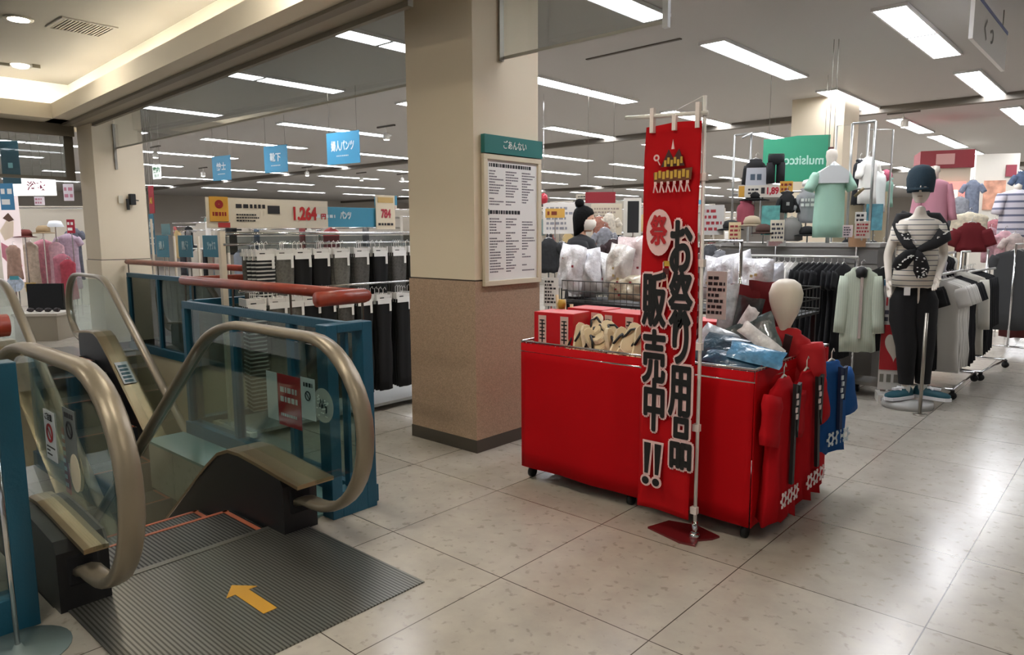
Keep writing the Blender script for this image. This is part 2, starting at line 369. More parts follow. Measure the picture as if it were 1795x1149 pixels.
for k, (x, y) in enumerate([(-1.6, 1.4), (-1.6, -1.4), (-8.4, 0)]):  # out-of-view strips added beneath the slab to brighten the escalator well
    q = dup(l0, (x, y, -.352), None, 'unseen strip light added under the slab to light the well, %s from the landing' % ORD[k], 'lights added under the slab')
# ceiling spotlights
sp = thing('spotlight', 'x', 'spotlight')
MB().box(-.25, .25, -.02, .02, -.03, 0).build('track', mat('6a665f', .5), sp)
MB().tube([(0, 0, -.03), (0, 0, -.12), (.03, -.02, -.15)], .01).build('stem', WHITE, sp)
MB().lathe([(.03, 0), (.06, -.02), (.065, -.12), (.05, -.13)], (.03, -.02, -.13), 14).build('head', WHITE, sp, True)
MB().lathe([(.001, -.002), (.05, -.002), (.05, 0), (.001, 0)], (.03, -.02, -.262), 14).build('bulb', mat('fff8ea', .5, emit=20), sp, True)
for i, (px, D, lb) in enumerate([(676, 13.2, 'white spotlight on a dark ceiling track above the trouser rack'), (1414, 12.6, 'white spotlight near the ceiling step, above the green banner'), (268, 16, 'white spotlight beside the far pillar'),
        (350, 21, 'white spotlight left of the smallest blue hanging sign'), (534, 21, 'white spotlight below the middle blue hanging sign'), (630, 23, 'white spotlight below the largest blue hanging sign'), (702, 23.5, 'white spotlight against the left edge of the big pillar'), (1584, 12, 'white spotlight among the strip lights over the mannequin')]):
    d = ray(px, 200); wh = (CAM+ray(px, 200)*D)
    loc = (wh.x, wh.y, CZ)
    if i == 0: sp.location = loc; sp['label'] = lb; sp['group'] = 'ceiling spotlights'
    else: dup(sp, loc, None, lb, 'ceiling spotlights')

# ================================================================== ESCALATORS
HRAIL = mat('8d8270', .36, .4); DECK = mat('a08c70', .34, .85); SKIRT = mat('17171a', .45)
TREAD = stripe_mat('16171a', '6b6c6a', .019, 'Y', .45, .5, .45, .6)
PLATE = stripe_mat('55544f', '8b8a84', .016, 'Y', .32, .75, .45, .35)
YEL = mat('c9952c', .5); ORG = mat('b5654a', .5)
def arc(cx, cz, r, a0, a1, n): return [(cx+r*cos(math.radians(a0+(a1-a0)*i/n)), cz+r*sin(math.radians(a0+(a1-a0)*i/n))) for i in range(n+1)]
SLP = .79; AN = math.degrees(math.atan(SLP))
def hpath(off=0., end=6.0, tail=True):
    """side outline of the hand rail in local xz (x towards the landing), offset inwards by off"""
    r = .42-off
    p = [(.10, .18-.03+off*.6), (.2, .18+off)] if tail else []
    p += arc(.28, .60, r, -90 if tail else -60, 90, 18)
    R = .9; vx = -.68; tl = R*math.tan(math.radians(AN/2))
    p += [(x, 1.02-off) for x in (-.1, vx+tl)]
    p += [(vx+tl-(R-off)*sin(math.radians(q)), 1.02-R+(R-off)*cos(math.radians(q))) for q in [AN*i/8 for i in range(1, 9)]]
    lx, lz = p[-1]
    p.append((-end, lz-SLP*(end+lx)))
    return p
def sweep(path, prof, y):
    rings = []
    for i, (x, z) in enumerate(path):
        a = path[max(0, i-1)]; b = path[min(len(path)-1, i+1)]
        t = Vector((b[0]-a[0], b[1]-a[1])).normalized(); nx, nz = t.y, -t.x     # outward normal
        rings.append([(x+nx*h, y+w, z+nz*h) for w, h in prof])
    return rings
HP = [(-.042, -.012), (-.044, .008), (-.034, .02), (0, .026), (.034, .02), (.044, .008), (.042, -.012), (.026, -.02), (-.026, -.02)]
def deckline(end=6.0):
    return [(.30, .285), (.28, .30), (.1, .315), (-.1, .335), (-.3, .35), (-.42, .345), (-.55, .30), (-.68, .21), (-.8, .12), (-end, .12-SLP*(end-.8))]
def escalator(label, loc, a):
    t = thing('escalator', label, 'escalator', loc, a)
    MB().box(0, 1.03, -.57, .545, .0005, .006).build('landing_plate', PLATE, t)
    m = MB()
    m.box(-.03, .01, -.40, .40, .001, .009, mat('83827c', .35, .8)).build('comb_plate', mat('83827c', .35, .8), t)
    MB().flat([(.43, -.03), (.52, .04), (.52, .0), (.75, -.0), (.75, -.06), (.52, -.06), (.52, -.10)], .006, YEL).build('direction_arrow', YEL, t)
    z = 0.; x = -.03
    for k in range(12):
        if k: z -= (.0, .10, .22, .30, .316)[min(k, 4)]
        w = .38 if k else .40
        b = MB().box(x-w, x, -.39, .39, z-.03, z-.004, TREAD).box(x-w-.01, x-w, -.39, .39, z-.34, z-.01, SKIRT)
        if k < 6:
            b.box(x-w, x, .35, .375, z-.004, z-.001, ORG).box(x-w, x, -.375, -.35, z-.004, z-.001, ORG); b.box(x-w, x-w+.022, -.38, .38, z-.004, z-.001, ORG)
        b.build('step', None, t); x -= .40
    for s, nm in ((1, 'right'), (-1, 'left')):
        dl = deckline(); y0, y1 = sorted((s*.40, s*.60)); dy = .065 if (s < 0 and a == 0) else 0
        low = [(-6.0, dl[-1][1]-.5), (-.9, -.42), (-.35, -.2), (-.05, -.01), (.13, .001)]
        top = [(.13, .295)]+dl[2:]
        MB().prism(low+[(.13, .25)]+[(x_, z_-.02) for x_, z_ in top[1:]], y0+.004, y1-.004).build('skirt_panel', SKIRT, t)
        MB().rings([[(x_, y0-.004+dy, z_-.022), (x_, y0-.004+dy, z_-.004), (x_, y0+.02+dy, z_), (x_, y1-.02-dy*.8, z_), (x_, y1+.004-dy*.8, z_-.004), (x_, y1+.004-dy*.8, z_-.022)] for x_, z_ in dl[1:]]).build('deck', DECK, t)
        gp = hpath(.035, 5.9, False)[4:]
        b = [(x_, z_-.01) for x_, z_ in dl[2:-1]]+[(-5.9, dl[-1][1]+SLP*.1)]
        MB().prism([(.25, .27)]+gp+b[::-1], s*.5-.005, s*.5+.005).build('glass_panel', GLASS, t)
        MB().rings(sweep(hpath(), HP, s*.5)).build('handrail', HRAIL, t, True)
        MB().box(.06, .134, s*.5-.07, s*.5+.07, .09, .24).build('handrail_inlet', BLK2, t, bevel=.02)
        MB().prism([(.03, .25), (.0, .28), (-.4, .31), (-.4, .29)], s*.5-.012, s*.5+.012).build('glass_clamp', DARKST, t)
    return t
esc = escalator('descending escalator in front, steel nose and yellow arrow on its ribbed landing plate', (-.5, -.02, 0), 0)
esc2 = escalator('far escalator rising from below to the landing at the far left pillar', (-7.2, 1.22, 0), 180)
def sticker(parent, name, x0, x1, z0, z1, y, base, fn=None, label=None):
    b = MB().box(x0, x1, y-.002, y, z0, z1, base)
    if fn: fn(b)
    o = b.build(name, None, parent)
    if label: o['label'] = label
    return o
SW = mat('dfe0e6', .5); SR = mat('b3202c', .5); SG = mat('6b7070', .6); SO = mat('d8cdb4', .5)
def ring(b, cx, cz, r, y, m, slash=1, w=.006):
    n = 28
    b.rings([[(cx+(r+d)*cos(2*PI*k/n), y+e, cz+(r+d)*sin(2*PI*k/n)) for d, e in ((-w, 0), (w, 0), (w, -.002), (-w, -.002))] for k in range(n+1)], m)
    if slash:
        u = Vector((cos(-PI/4), 0, sin(-PI/4))); v = Vector((-u.z, 0, u.x)); c = Vector((cx, y-.001, cz))
        b.add([c-u*r-v*w, c+u*r-v*w, c+u*r+v*w, c-u*r+v*w], [(0, 1, 2, 3)], m)
# local = world - origin
ox, oy = -.5, -.02
def L(x): return x-ox
yr = .493; yl = -.487-.02
def f1(b):
    ring(b, L(-.615), .735, .022, yr-.001+.02, SR, 0, .003); ring(b, L(-.615), .685, .022, yr-.001+.02, SR, 0, .003); bars(b, L(-.65), L(-.58), .57, .64, 4, INK, yr+.017)
sticker(esc, 'warning_sticker', L(-.665), L(-.56), .545, .80, yr+.018, SW, f1, 'white sticker with two red rings')
def f2(b): bars(b, L(-.53), L(-.36), .70, .74, 1, SW, yr+.015, .7, minw=.95); bars(b, L(-.53), L(-.37), .65, .69, 1, SW, yr+.015, .7, minw=.95); bars(b, L(-.53), L(-.37), .575, .60, 1, SW, yr+.015, .6, minw=.95)
sticker(esc, 'warning_sticker', L(-.555), L(-.34), .53, .80, yr+.018, SR, f2, 'red sticker with white lettering')
def f3(b): ring(b, L(-.27), .72, .022, yr+.014, INK, 1, .003); bars(b, L(-.31), L(-.23), .76, .79, 1, INK, yr+.015, .7, minw=.9)
sticker(esc, 'warning_sticker', L(-.335), L(-.21), .60, .81, yr+.018, SW, f3, 'small white sticker with a crossed ring')
b = MB(); b.lathe([(.001, 0), (.085, 0), (.085, .002), (.001, .002)], (0, 0, 0), 28, mat('d2d1cc', .4, alpha=.55), 1, 1)
for k in range(26): q = rnd.random()*2*PI; r = rnd.random()*.06; b.cbox((r*cos(q), r*sin(q)*1.1, .003), (.012, .006, .001), mat('efefe9', .6))
for k in range(10): q = rnd.random()*2*PI; r = rnd.random()*.045; b.cbox((r*cos(q), r*sin(q), .003), (.008, .02, .001), INK)
o = b.build('round_sticker', None, esc, loc=(L(-.15), yr+.022, .69), rot=(PI/2, 0, 0)); o['label'] = 'round see-through sticker with white print'
def f4(b):
    ring(b, L(-.63), .685, .035, yl-.003, SR); bars(b, L(-.685), L(-.575), .58, .63, 3, INK, yl-.003, .4)
sticker(esc, 'warning_sticker', L(-.70), L(-.56), .565, .78, yl, SW, f4, 'white sticker with a red crossed ring')
text('ご注意', .033, INK, esc, L(-.63), .752, yl-.004)
sticker(esc, 'warning_sticker', L(-.55), L(-.49), .44, .72, yl+.02, SR, lambda b: bars(b, L(-.545), L(-.495), .46, .70, 7, SW, yl+.017), 'narrow red sticker seen behind the left glass')
def f5(b): ring(b, L(-.37), .745, .033, yl-.003, INK, 1, .004); bars(b, L(-.42), L(-.32), .79, .815, 1, INK, yl-.003, .8, minw=.95)
sticker(esc, 'warning_sticker', L(-.44), L(-.30), .60, .83, yl, SG, f5, 'grey back of a no-entry sticker')
b = MB(); b.lathe([(.001, 0), (.078, 0), (.078, .002), (.001, .002)], (0, 0, 0), 28, SO, .72, 1.0)
o = b.build('round_sticker', None, esc, loc=(L(-.335), yl-.003, .575), rot=(PI/2, 0, 0)); o['label'] = 'cream oval sticker'
# sticker on the far escalator's deck
def fs(b): bars(b, -.9, -.62, .005, .06, 2, INK, -.001)
b = MB(); b.box(-1.35, -1.0, -.07, .07, 0, .002, SW)
for k in range(5): b.box(-1.33+k*.06, -1.29+k*.06, -.05, .05, .002, .003, mat('4d6a78', .6))
o = b.build('deck_sticker', None, esc2, loc=(-.16, -.5, .642), rot=(0, -math.atan(SLP), 0))
o['label'] = 'white and blue notice stuck on the steel deck'

# ================================================================== RAILINGS
def railing(name, label, p0, p1, n, glass=True, gm=None, lower=0.):
    d = Vector((p1[0]-p0[0], p1[1]-p0[1])); Lh = d.length; a = math.degrees(math.atan2(d.y, d.x))
    t = thing(name, label, 'railing', (p0[0], p0[1], 0), a)
    MB().box(0, Lh, -.05, .05, 0, .10).build('base_beam', TEAL, t, bevel=.004)
    MB().box(0, Lh, -.025, .025, .965, 1.02).build('top_beam', TEAL, t, bevel=.004)
    for i in range(n+1):
        x = .03+(Lh-.06)*i/n
        MB().box(x-.022, x+.022, -.03, .03, .10, .965).build('post', TEAL, t)
        MB().tube([(x, 0, 1.02), (x, 0, 1.15)], .008, 6).build('bracket', DARKST, t)
        if i < n and glass:
            x2 = .03+(Lh-.06)*(i+1)/n
            MB().box(x+.022, x2-.022, -.004, .004, .10, .965).build('glass_pane', gm or GLASS, t)
    return t
r1 = railing('railing', 'teal and glass railing right of the front escalator with a wooden handrail', (-2.65, .95), (-.40, .95), 3)
MB().tube([(-.0, 0, 1.175), (1.2, 0, 1.178), (2.26, 0, 1.18)], .034, 12).tube([(2.24, .0, 1.18), (2.24, -.30, 1.178)], .040, 12).build('handrail', WOOD, r1, True)
e = MB().box(2.20, 2.30, -.29, -.225, 0, 1.045).box(2.20, 2.30, -.065, .0, 0, 1.045).box(2.20, 2.30, -.225, -.065, 1.0, 1.045).box(2.20, 2.30, -.225, -.065, 0, .14).box(2.22, 2.27, -.155, -.135, .14, 1.0)
e.build('end_frame', TEAL, r1, bevel=.004)
MB().box(-.02, 2.2, -.34, -.06, -.006, .012).build('floor_glass', mat('6b8f92', .15, .0, spec=.8), r1)
r2 = railing('railing', 'teal railing end with a wooden handrail at the left edge', (-2.65, -.99), (-.40, -.99), 3)
MB().tube([(0, 0, 1.175), (2.26, 0, 1.18)], .034, 12).tube([(2.24, .0, 1.18), (2.24, .30, 1.178)], .042, 12).build('handrail', WOOD, r2, True)
MB().box(2.20, 2.30, .225, .30, 0, 1.045).box(2.20, 2.30, .0, .065, 0, 1.045).box(2.20, 2.30, .065, .225, 1.0, 1.045).box(2.20, 2.30, .065, .225, 0, .14).build('end_frame', TEAL, r2, bevel=.004)
MB().box(2.235, 2.245, .065, .225, .14, 1.0).build('end_glass', GLASS, r2)
r3 = railing('railing', 'teal railing with grey glass along the far side of the escalator well', (-7.4, 2.3), (-2.68, 2.3), 5, True, glass_mat('a4b2ac', .55))
MB().tube([(0, 0, 1.165), (4.74, 0, 1.165)], .034, 12).build('handrail', WOOD, r3, True)
r4 = railing('railing', 'short teal railing behind the trouser rack', (-2.68, 1.0), (-2.68, 2.22), 2)
MB().tube([(0, 0, 1.165), (1.22, 0, 1.165)], .034, 12).build('handrail', WOOD, r4, True)
# floor standing sign at the left edge
t = thing('sign_stand', 'white pole sign stand with a white board cut by the left edge', 'sign stand', (-.195, -.805, 0), 10)
MB().lathe([(.001, 0), (.17, 0), (.17, .006), (.02, .012), (.012, .03)], n=28, m=mat('7f8f90', .25)).build('base', None, t, True)
MB().tube([(0, 0, .01), (0, -.006, .9)], .009, 8).build('pole', CHROME, t, True)
MB().box(-.30, -.0, -.012, .0, .82, 1.42).build('board', WHITE, t)

# ================================================================== NOTICE BOARD ON THE PILLAR
t = thing('notice_board', 'framed floor directory with a green header on the big pillar', 'notice board', (-.60, 2.37, 0), 90)
MB().box(-.30, .30, -.035, -.0, 2.045, 2.165).build('header', mat('1f6f6a', .4), t)
MB().box(-.30, .30, -.028, 0, 1.155, 1.19).box(-.30, .30, -.028, 0, 2.005, 2.04).box(-.30, -.262, -.028, 0, 1.19, 2.005).box(.262, .30, -.028, 0, 1.19, 2.005).build('frame', mat('d6cbb2', .45), t, bevel=.003)
b = MB().box(-.262, .262, -.012, -.002, 1.19, 2.005, PAPER)
R2 = random.Random(3)
for cx in (-.235, -.07, .10):
    bars(b, cx, cx+.14, 1.70, 1.94, 13, mat('6d6870', .7), -.0135, .45, R2, .25, .15)
    bars(b, cx, cx+.14, 1.24, 1.62, 20, mat('6d6870', .7), -.0135, .45, R2, .2, .15)
bars(b, -.235, .2, 1.955, 1.985, 1, INK, -.0135, .8, R2, .95); bars(b, -.235, .1, 1.64, 1.672, 1, INK, -.0135, .8, R2, .95)
b.box(-.255, -.24, -.0135, -.012, 1.635, 1.675, mat('1f5a50', .5))
b.build('paper', None, t)
text('ごあんない', .062, WHITE, t, .0, 2.105, -.037, sx=.8)

# ================================================================== RED FESTIVAL WAGON
def cloth_panel(nx, nz, fn): 
    vs = [fn(i/nx, j/nz) for j in range(nz+1) for i in range(nx+1)]
    return vs, [(j*(nx+1)+i, j*(nx+1)+i+1, (j+1)*(nx+1)+i+1, (j+1)*(nx+1)+i) for j in range(nz) for i in range(nx)]
DRAPE = mat('b80410', .75, bump=.12, bscale=6, spec=.15)
wag = thing('display_wagon', 'wheeled display wagon draped all round in red cloth', 'wagon', (.6875, 2.35, 0))
hx, hy = .7325, .51
m = MB()
def wav(u, ph, z): return .006*sin(u*23+ph)*(1-z)+.010*sin(u*7+ph*2)*(1-z)
for sgn, ax in ((-1, 'y'), (1, 'y'), (-1, 'x'), (1, 'x')):
    if ax == 'y': fn = lambda u, v: ((u*2-1)*hx, sgn*(hy+wav(u, 1+sgn, v)+.004), .075+.775*v+.006*sin(u*9)*(1-v))
    else: fn = lambda u, v: (sgn*(hx+wav(u, 3+sgn, v)+.004), (u*2-1)*hy, .075+.775*v+.006*sin(u*9)*(1-v))
    vs, fs = cloth_panel(40, 8, fn); m.add(vs, fs)
o = m.build('cloth_drape', DRAPE, wag, True); sd = o.modifiers.new('t', 'SOLIDIFY'); sd.thickness = .004
m = MB()
for z in (.862, .80):
    m.tube([(-hx, -hy, z), (hx, -hy, z), (hx, hy, z), (-hx, hy, z)], .007, 6, closed=True)
for i in range(41):
    x = -hx+2*hx*i/40
    for s in (-1, 1): m.tube([(x, s*hy, .79), (x, s*hy, .868)], .0025, 5)
for i in range(28):
    y = -hy+2*hy*i/27
    for s in (-1, 1): m.tube([(s*hx, y, .79), (s*hx, y, .868)], .0025, 5)
m.build('wire_rim', CHROME, wag, True)
MB().box(-hx+.01, hx-.01, -hy+.01, hy-.01, .60, .62).build('shelf', mat('7d2020', .6), wag)
for x, y in ((-hx+.04, -hy+.05), (hx-.04, -hy+.05), (-hx+.04, hy-.05), (hx-.04, hy-.05), (.03, -hy+.05)):
    MB().tube([(x-.012, y, .033), (x+.012, y, .033)], .032, 16).box(x-.02, x+.02, y-.02, y+.02, .06, .075).build('castor', BLACK, wag, True)
# chrome uprights with a head rail standing in the wagon
m = MB()
m.tube([(.235, -.12, .6), (.235, -.12, 1.46)], .011, 8).tube([(.235, .40, .6), (.235, .40, 1.46)], .011, 8).tube([(.235, -.12, 1.46), (.235, .40, 1.46)], .011, 8)
m.build('display_frame', CHROME, wag, True)
m = MB()
for k in range(22): m.cbox((.225, -.145, .68+k*.035), (.03, .012, .03), mat('7a1018' if k % 2 else 'a89090', .5))
m.build('patterned_strip', None, wag)

def price_card(name, label, loc, a, w, h, base, rows=3, col=INK, stem=0., header=None, group=None, cat='price card', hang=0., D=.004):
    """card centred on loc"""
    t = thing(name, label, cat, loc, a, group)
    b = MB().box(-w/2, w/2, -D/2, D/2, -h/2, h/2, base)
    if header: b.box(-w/2, w/2, -D/2-.001, -D/2, h/2-h*.22, h/2, header)
    if rows: bars(b, -w*.42, w*.42, -h*.42, h*(.2 if header else .42), rows, col, -D/2-.003, .55, rnd, .5)
    b.build('card', None, t)
    if stem: MB().tube([(0, D, h*.3), (0, D, -h/2-stem)], .006, 6).build('stem', CHROME, t)
    if hang: 
        MB().tube([(-w*.4, 0, h/2), (-w*.4, 0, h/2+hang)], .0025, 4).tube([(w*.4, 0, h/2), (w*.4, 0, h/2+hang)], .0025, 4).build('wire', DARKST, t)
    return t
price_card('notice_card', 'white notice card hanging on the chrome frame in the red wagon', on(1256, 518, Y=2.2), 0, .115, .26, PAPER, 7)
# red boxes with white side writing
def redbox(loc, a, w, d, h, label):
    t = thing('gift_box', label, 'box', loc, a, 'red festival boxes')
    MB().box(-w/2, w/2, -d/2, d/2, 0, h).build('carton', mat('c2121c', .4), t, bevel=.004)
    for cx in ((-w*.28), (w*.28)):
        b = MB()
        b.box(cx-.028, cx+.028, -d/2-.002, -d/2-.0005, .04, h-.02, mat('d9b9b0', .5))
        for k in range(3):
            zc = .07+k*(h-.1)/3
            b.box(cx-.02, cx+.02, -d/2-.004, -d/2-.002, zc, zc+.008, BLACK).box(cx-.004, cx+.004, -d/2-.004, -d/2-.002, zc-.02, zc+.03, BLACK).box(cx-.018, cx+.016, -d/2-.004, -d/2-.002, zc+.022, zc+.029, BLACK)
        b.build('side_label', None, t)
    return t
redbox((.10, 2.05, .80), 6, .28, .2, .235, 'red carton with black writing at the left end of the wagon')
redbox((.43, 2.30, .80), -4, .28, .22, .235, 'red carton with black writing, second from the wagon end')
redbox((.12, 2.36, .80), 0, .28, .2, .235, 'red carton standing behind the end one in the wagon')
redbox((.80, 2.66, .80), 3, .22, .2, .18, 'red carton furthest right, behind the sandals')
MB_box = MB()
t = thing('goods_tray', 'dark tray of stock under the goods in the red wagon', 'tray', (.6875, 2.35, .62)); MB().box(-.70, .70, -.48, .48, 0, .16).build('tray_body', mat('3a1c1c', .8), t)
t = thing('wooden_clappers', 'wooden sticks with gold cord standing by the left carton', 'sticks', (-.05, 2.24, .785))
for k in range(3): MB().tube([(0+k*.03, k*.01, 0), (-.04+k*.045, .02*k, .33-k*.03)], .011, 8).build('stick', mat('cdb38c', .6), t, True)
MB().lathe([(.02, 0), (.028, .03), (.02, .06)], (0, 0, .24), 10).build('cord', mat('c09a3a', .6), t, True)
# sandals (zori): cream soles with black straps
def sandal_parts(t):
    prof = [(.00, -.12), (.028, -.105), (.036, -.06), (.032, 0), (.038, .05), (.036, .09), (.02, .115), (0, .12)]
    loop = [(x, y) for x, y in prof]+[(-x, y) for x, y in prof[-2:0:-1]]
    MB().flat(loop, 0, t=.022).build('sole', mat('e2d3b4', .8, var=.12), t)
    MB().flat([(x*.96, y*.96) for x, y in loop], .022, t=.003).build('insole', mat('c9b48e', .8), t)
    MB().tube([(-.034, -.02, .02), (-.02, .03, .045), (0, .07, .024)], .007, 6).tube([(.034, -.02, .02), (.02, .03, .045), (0, .07, .024)], .007, 6).build('strap', BLACK, t, True)
sand = thing('sandal', 'x', 'sandal'); sandal_parts(sand)
spots = [(1000, 592, 1.93, 70, 10, 70), (1014, 586, 1.95, 60, 20, 60), (1028, 592, 1.92, 75, 5, 80), (1042, 596, 1.92, 60, -15, 70), (1048, 560, 2.10, 25, -30, 20), (1052, 574, 2.05, 20, -25, 25), (1056, 588, 2.02, 25, -28, 22), (1068, 598, 1.93, 80, 0, 95),
         (1082, 592, 1.92, 55, 30, 50), (1094, 600, 1.92, 50, 35, 40), (1104, 582, 2.0, 40, 25, 30), (1112, 600, 1.92, 45, 30, 45), (1078, 574, 2.05, 30, -20, 60), (1120, 592, 1.95, 60, 20, 50)]
for i, (px, py, y, tx, ty, tz) in enumerate(spots):
    y = max(y, 1.99); p = on(px, py, Y=y); lb = 'cream sandal with a black strap, %s from the left in the wagon pile' % ORD[i]
    o = sand if i == 0 else dup(sand)
    o.location = (p.x, p.y, max(p.z-.045, .80)); o.rotation_euler = (math.radians(tx), math.radians(ty), math.radians(tz)); o['label'] = lb; o['group'] = 'sandals in the red wagon'
def pad(w, h, d, seed, nx=10, nz=8, lump=.25):
    """soft pillow-like packet, centred, width along x, height along z"""
    r = random.Random(seed); ph = [r.random()*6 for _ in range(4)]
    def P(u, v, s):
        e = max(0, (1-abs(2*u-1)**3)*(1-abs(2*v-1)**3))**.6
        n_ = 1+lump*sin(u*9+ph[0])*sin(v*8+ph[1])+lump*.5*sin(u*21+ph[2]+v*13)
        return ((u-.5)*w*(1+.03*sin(v*9+ph[3])), s*d/2*e*n_, (v-.5)*h*(1+.03*sin(u*8+ph[2])))
    m = MB()
    for s in (-1, 1):
        vs, fs = cloth_panel(nx, nz, lambda u, v: P(u, v, s)); m.add(vs, fs if s < 0 else [f[::-1] for f in fs])
    return m
PLB = mat('dfe1e6', .18, bump=.5, bscale=30, coat=.6)
pk = [(1262, 600, 2.02, 'b9c6cf', .22, .16, 60, 20, 'clear packet of pale goods at the left of the blue ones'), (1285, 612, 1.98, '23485c', .30, .16, 70, 8, 'dark blue packet lying at the front rim'), (1318, 592, 2.10, '3c4a4c', .26, .20, 40, -25, 'grey patterned packet leaning in the wagon'),
      (1300, 578, 2.14, 'd6d8da', .26, .08, 35, -62, 'white strip card slanting up to the right'), (1335, 598, 2.05, 'e8e6e6', .24, .075, 40, 36, 'white strip card with red print slanting down to the right'), (1325, 622, 1.95, '4d88b0', .26, .12, 75, 10, 'light blue packet at the front corner'), (1255, 622, 1.93, '1c3a4a', .26, .14, 72, 2, 'dark navy packet at the left front'),
      (1285, 630, 1.92, '2a5570', .28, .10, 80, 6, 'blue packet edge just above the rim'), (1310, 560, 2.3, '2a2c2e', .14, .24, 10, 8, 'black packet standing behind the white strip cards'), (1275, 545, 2.3, 'c7c9cc', .10, .30, 8, 3, 'tall clear packet hanging below the notice card')]
for i, (px, py, y, c, w, h, tilt, roll, lb) in enumerate(pk):
    p = on(px, py, Y=y)
    o = pad(w, h, .035, i).build('packet', mat(c, .3, var=.35, vscale=25, coat=.5, bump=.3, bscale=30), None, True, loc=p, rot=(-math.radians(tilt)*.7, math.radians(roll), .2)); tag(o, lb, 'packet', 'packets in the red wagon')
# back row: dark red garments in the wagon
for i, (px, py, lb) in enumerate([(1310, 545, 'dark red folded garment hanging at the back of the wagon'), (1345, 540, 'dark red folded garment beside the white head')]):
    p = on(px, py, Y=2.55); o = pad(.22, .30, .05, 40+i).build('folded_garment', mat('6d1016', .85), None, True, loc=p, rot=(0, 0, 0)); tag(o, lb, 'garment')

# hanging happi coats ------------------------------------------------
def tee_mesh(w, l, d, sl, sleeve_r, seed, flare=1.05, folds=1., neck=.09, armdrop=.62):
    """shirt-like garment hanging from (0,0,0); width along x"""
    r = random.Random(seed); ph = [r.random()*6.28 for _ in range(4)]
    m = MB(); N = 24; rings = []
    prof = [(0, neck*.75, .25), (-.012, neck, .35), (-.03, w*.30, .6), (-.055, w*.45, .9), (-.09, w*.5, 1), (-.16, w*.485, 1.05), (-.28, w*.47, 1.05), (-.45, w*.475, 1.), (-.62, w*.49, 1.), (-.8, w*.5*((1+flare)/2), 1.05), (-1.0, w*.5*flare, 1.1)]
    zs = [0, -.012, -.03, -.055, -.09]
    for z, hw, dd in prof:
        zz = z if z > -.1 else -.09+(z+.09)/.91*(l-.09)
        g = min(1, max(0, -zz/l))
        ring_ = []
        for k in range(N):
            q = 2*PI*k/N; x = hw*cos(q); y = d/2*dd*sin(q)
            f = folds*g*(.012*sin(x/w*19+ph[0])+.007*sin(x/w*37+ph[1]))*(1 if sin(q) < 0 else -1)
            ring_.append((x+folds*g*.006*sin(zz*20+ph[2]), y+f*(abs(sin(q))**.5), zz+folds*.01*g*sin(x/w*14+ph[3])))
        rings.append(ring_)
    m.rings(rings)
    if sl:
        for s in (-1, 1):
            a0 = Vector((s*w*.43, 0, -.075)); dirv = Vector((s*(1-armdrop), -.05, -armdrop)).normalized(); rr = []
            side = Vector((dirv.z*-s, 0, dirv.x*s)).normalized()
            for k in range(6):
                c = a0+dirv*sl*k/5; rad = sleeve_r*(1-.12*k/5) if k else sleeve_r*.85
                rr.append([tuple(c+side*rad*cos(2*PI*j/12)+Vector((0, 1, 0))*(d*.42*sin(2*PI*j/12)*(1+.15*sin(k*2+ph[1])))) for j in range(12)])
            m.rings(rr)
    return m
def hanger(parent, w=.36, m=None, z=.0):
    MB().tube([(-w/2, 0, -.075+z), (-.03, 0, .0+z), (0, 0, .012+z), (.03, 0, .0+z), (w/2, 0, -.075+z)], .006, 6).tube([(0, 0, .01+z), (0, 0, .05+z), (.018, 0, .068+z), (.03, 0, .05+z)], .003, 5).build('hanger', m or BLACK, parent, True)
def happi(loc, a, c, label, w=.34, l=.62, dark=BLACK, pat='d8c8c8', seed=1, tilt=0):
    t = thing('happi_coat', label, 'coat', loc, a, 'coats hanging on the end of the red wagon')
    t.rotation_euler.y = math.radians(tilt)
    tee_mesh(w, l, .09, .24, .10, seed, 1.15, 1.6, armdrop=.8).build('coat_body', mat(c, .8, spec=.15), t, True)
    m = MB(); m.prism([(-.035, -.02), (-.005, -.03), (.012, -l*.75), (-.018, -l*.75)], -.075, -.058).prism([(.035, -.02), (.005, -.03), (-.004, -l*.35), (.018, -l*.42)], -.079, -.062)
    m.build('collar_band', dark, t)
    pm = mat(pat, .7); m = MB()
    for k in range(4): m.cbox((-.02+.01*(k % 2), -.078, -.08-k*.035), (.018, .006, .024), pm)
    m.build('collar_print', None, t)
    m = MB()
    for cx in (-w*.27, w*.0, w*.27):
        ring(m, cx, -l*.84, .024, -.062, pm, 0, .006)
        for k in range(6): q = k*2*PI/6; m.cbox((cx+.036*cos(q), -.063, -l*.84+.036*sin(q)), (.016, .004, .014), pm)
    m.build('hem_pattern', None, t)
    hanger(t, .26, mat('cfc9c0', .4))
    return t
happi((1.475, 2.06, .80), 92, 'b30d18', 'red festival coat with white hem pattern, nearest on the wagon end', .32, .70, seed=2, tilt=2)
happi((1.49, 2.33, .80), 88, 'a90c16', 'red festival coat between the nearer red one and the blue one', .30, .68, seed=4, tilt=-3)
happi((1.50, 2.68, .80), 80, '20508c', 'blue festival coat hanging at the far corner of the wagon', .30, .50, mat('14284a', .7), 'c9d4da', 6)
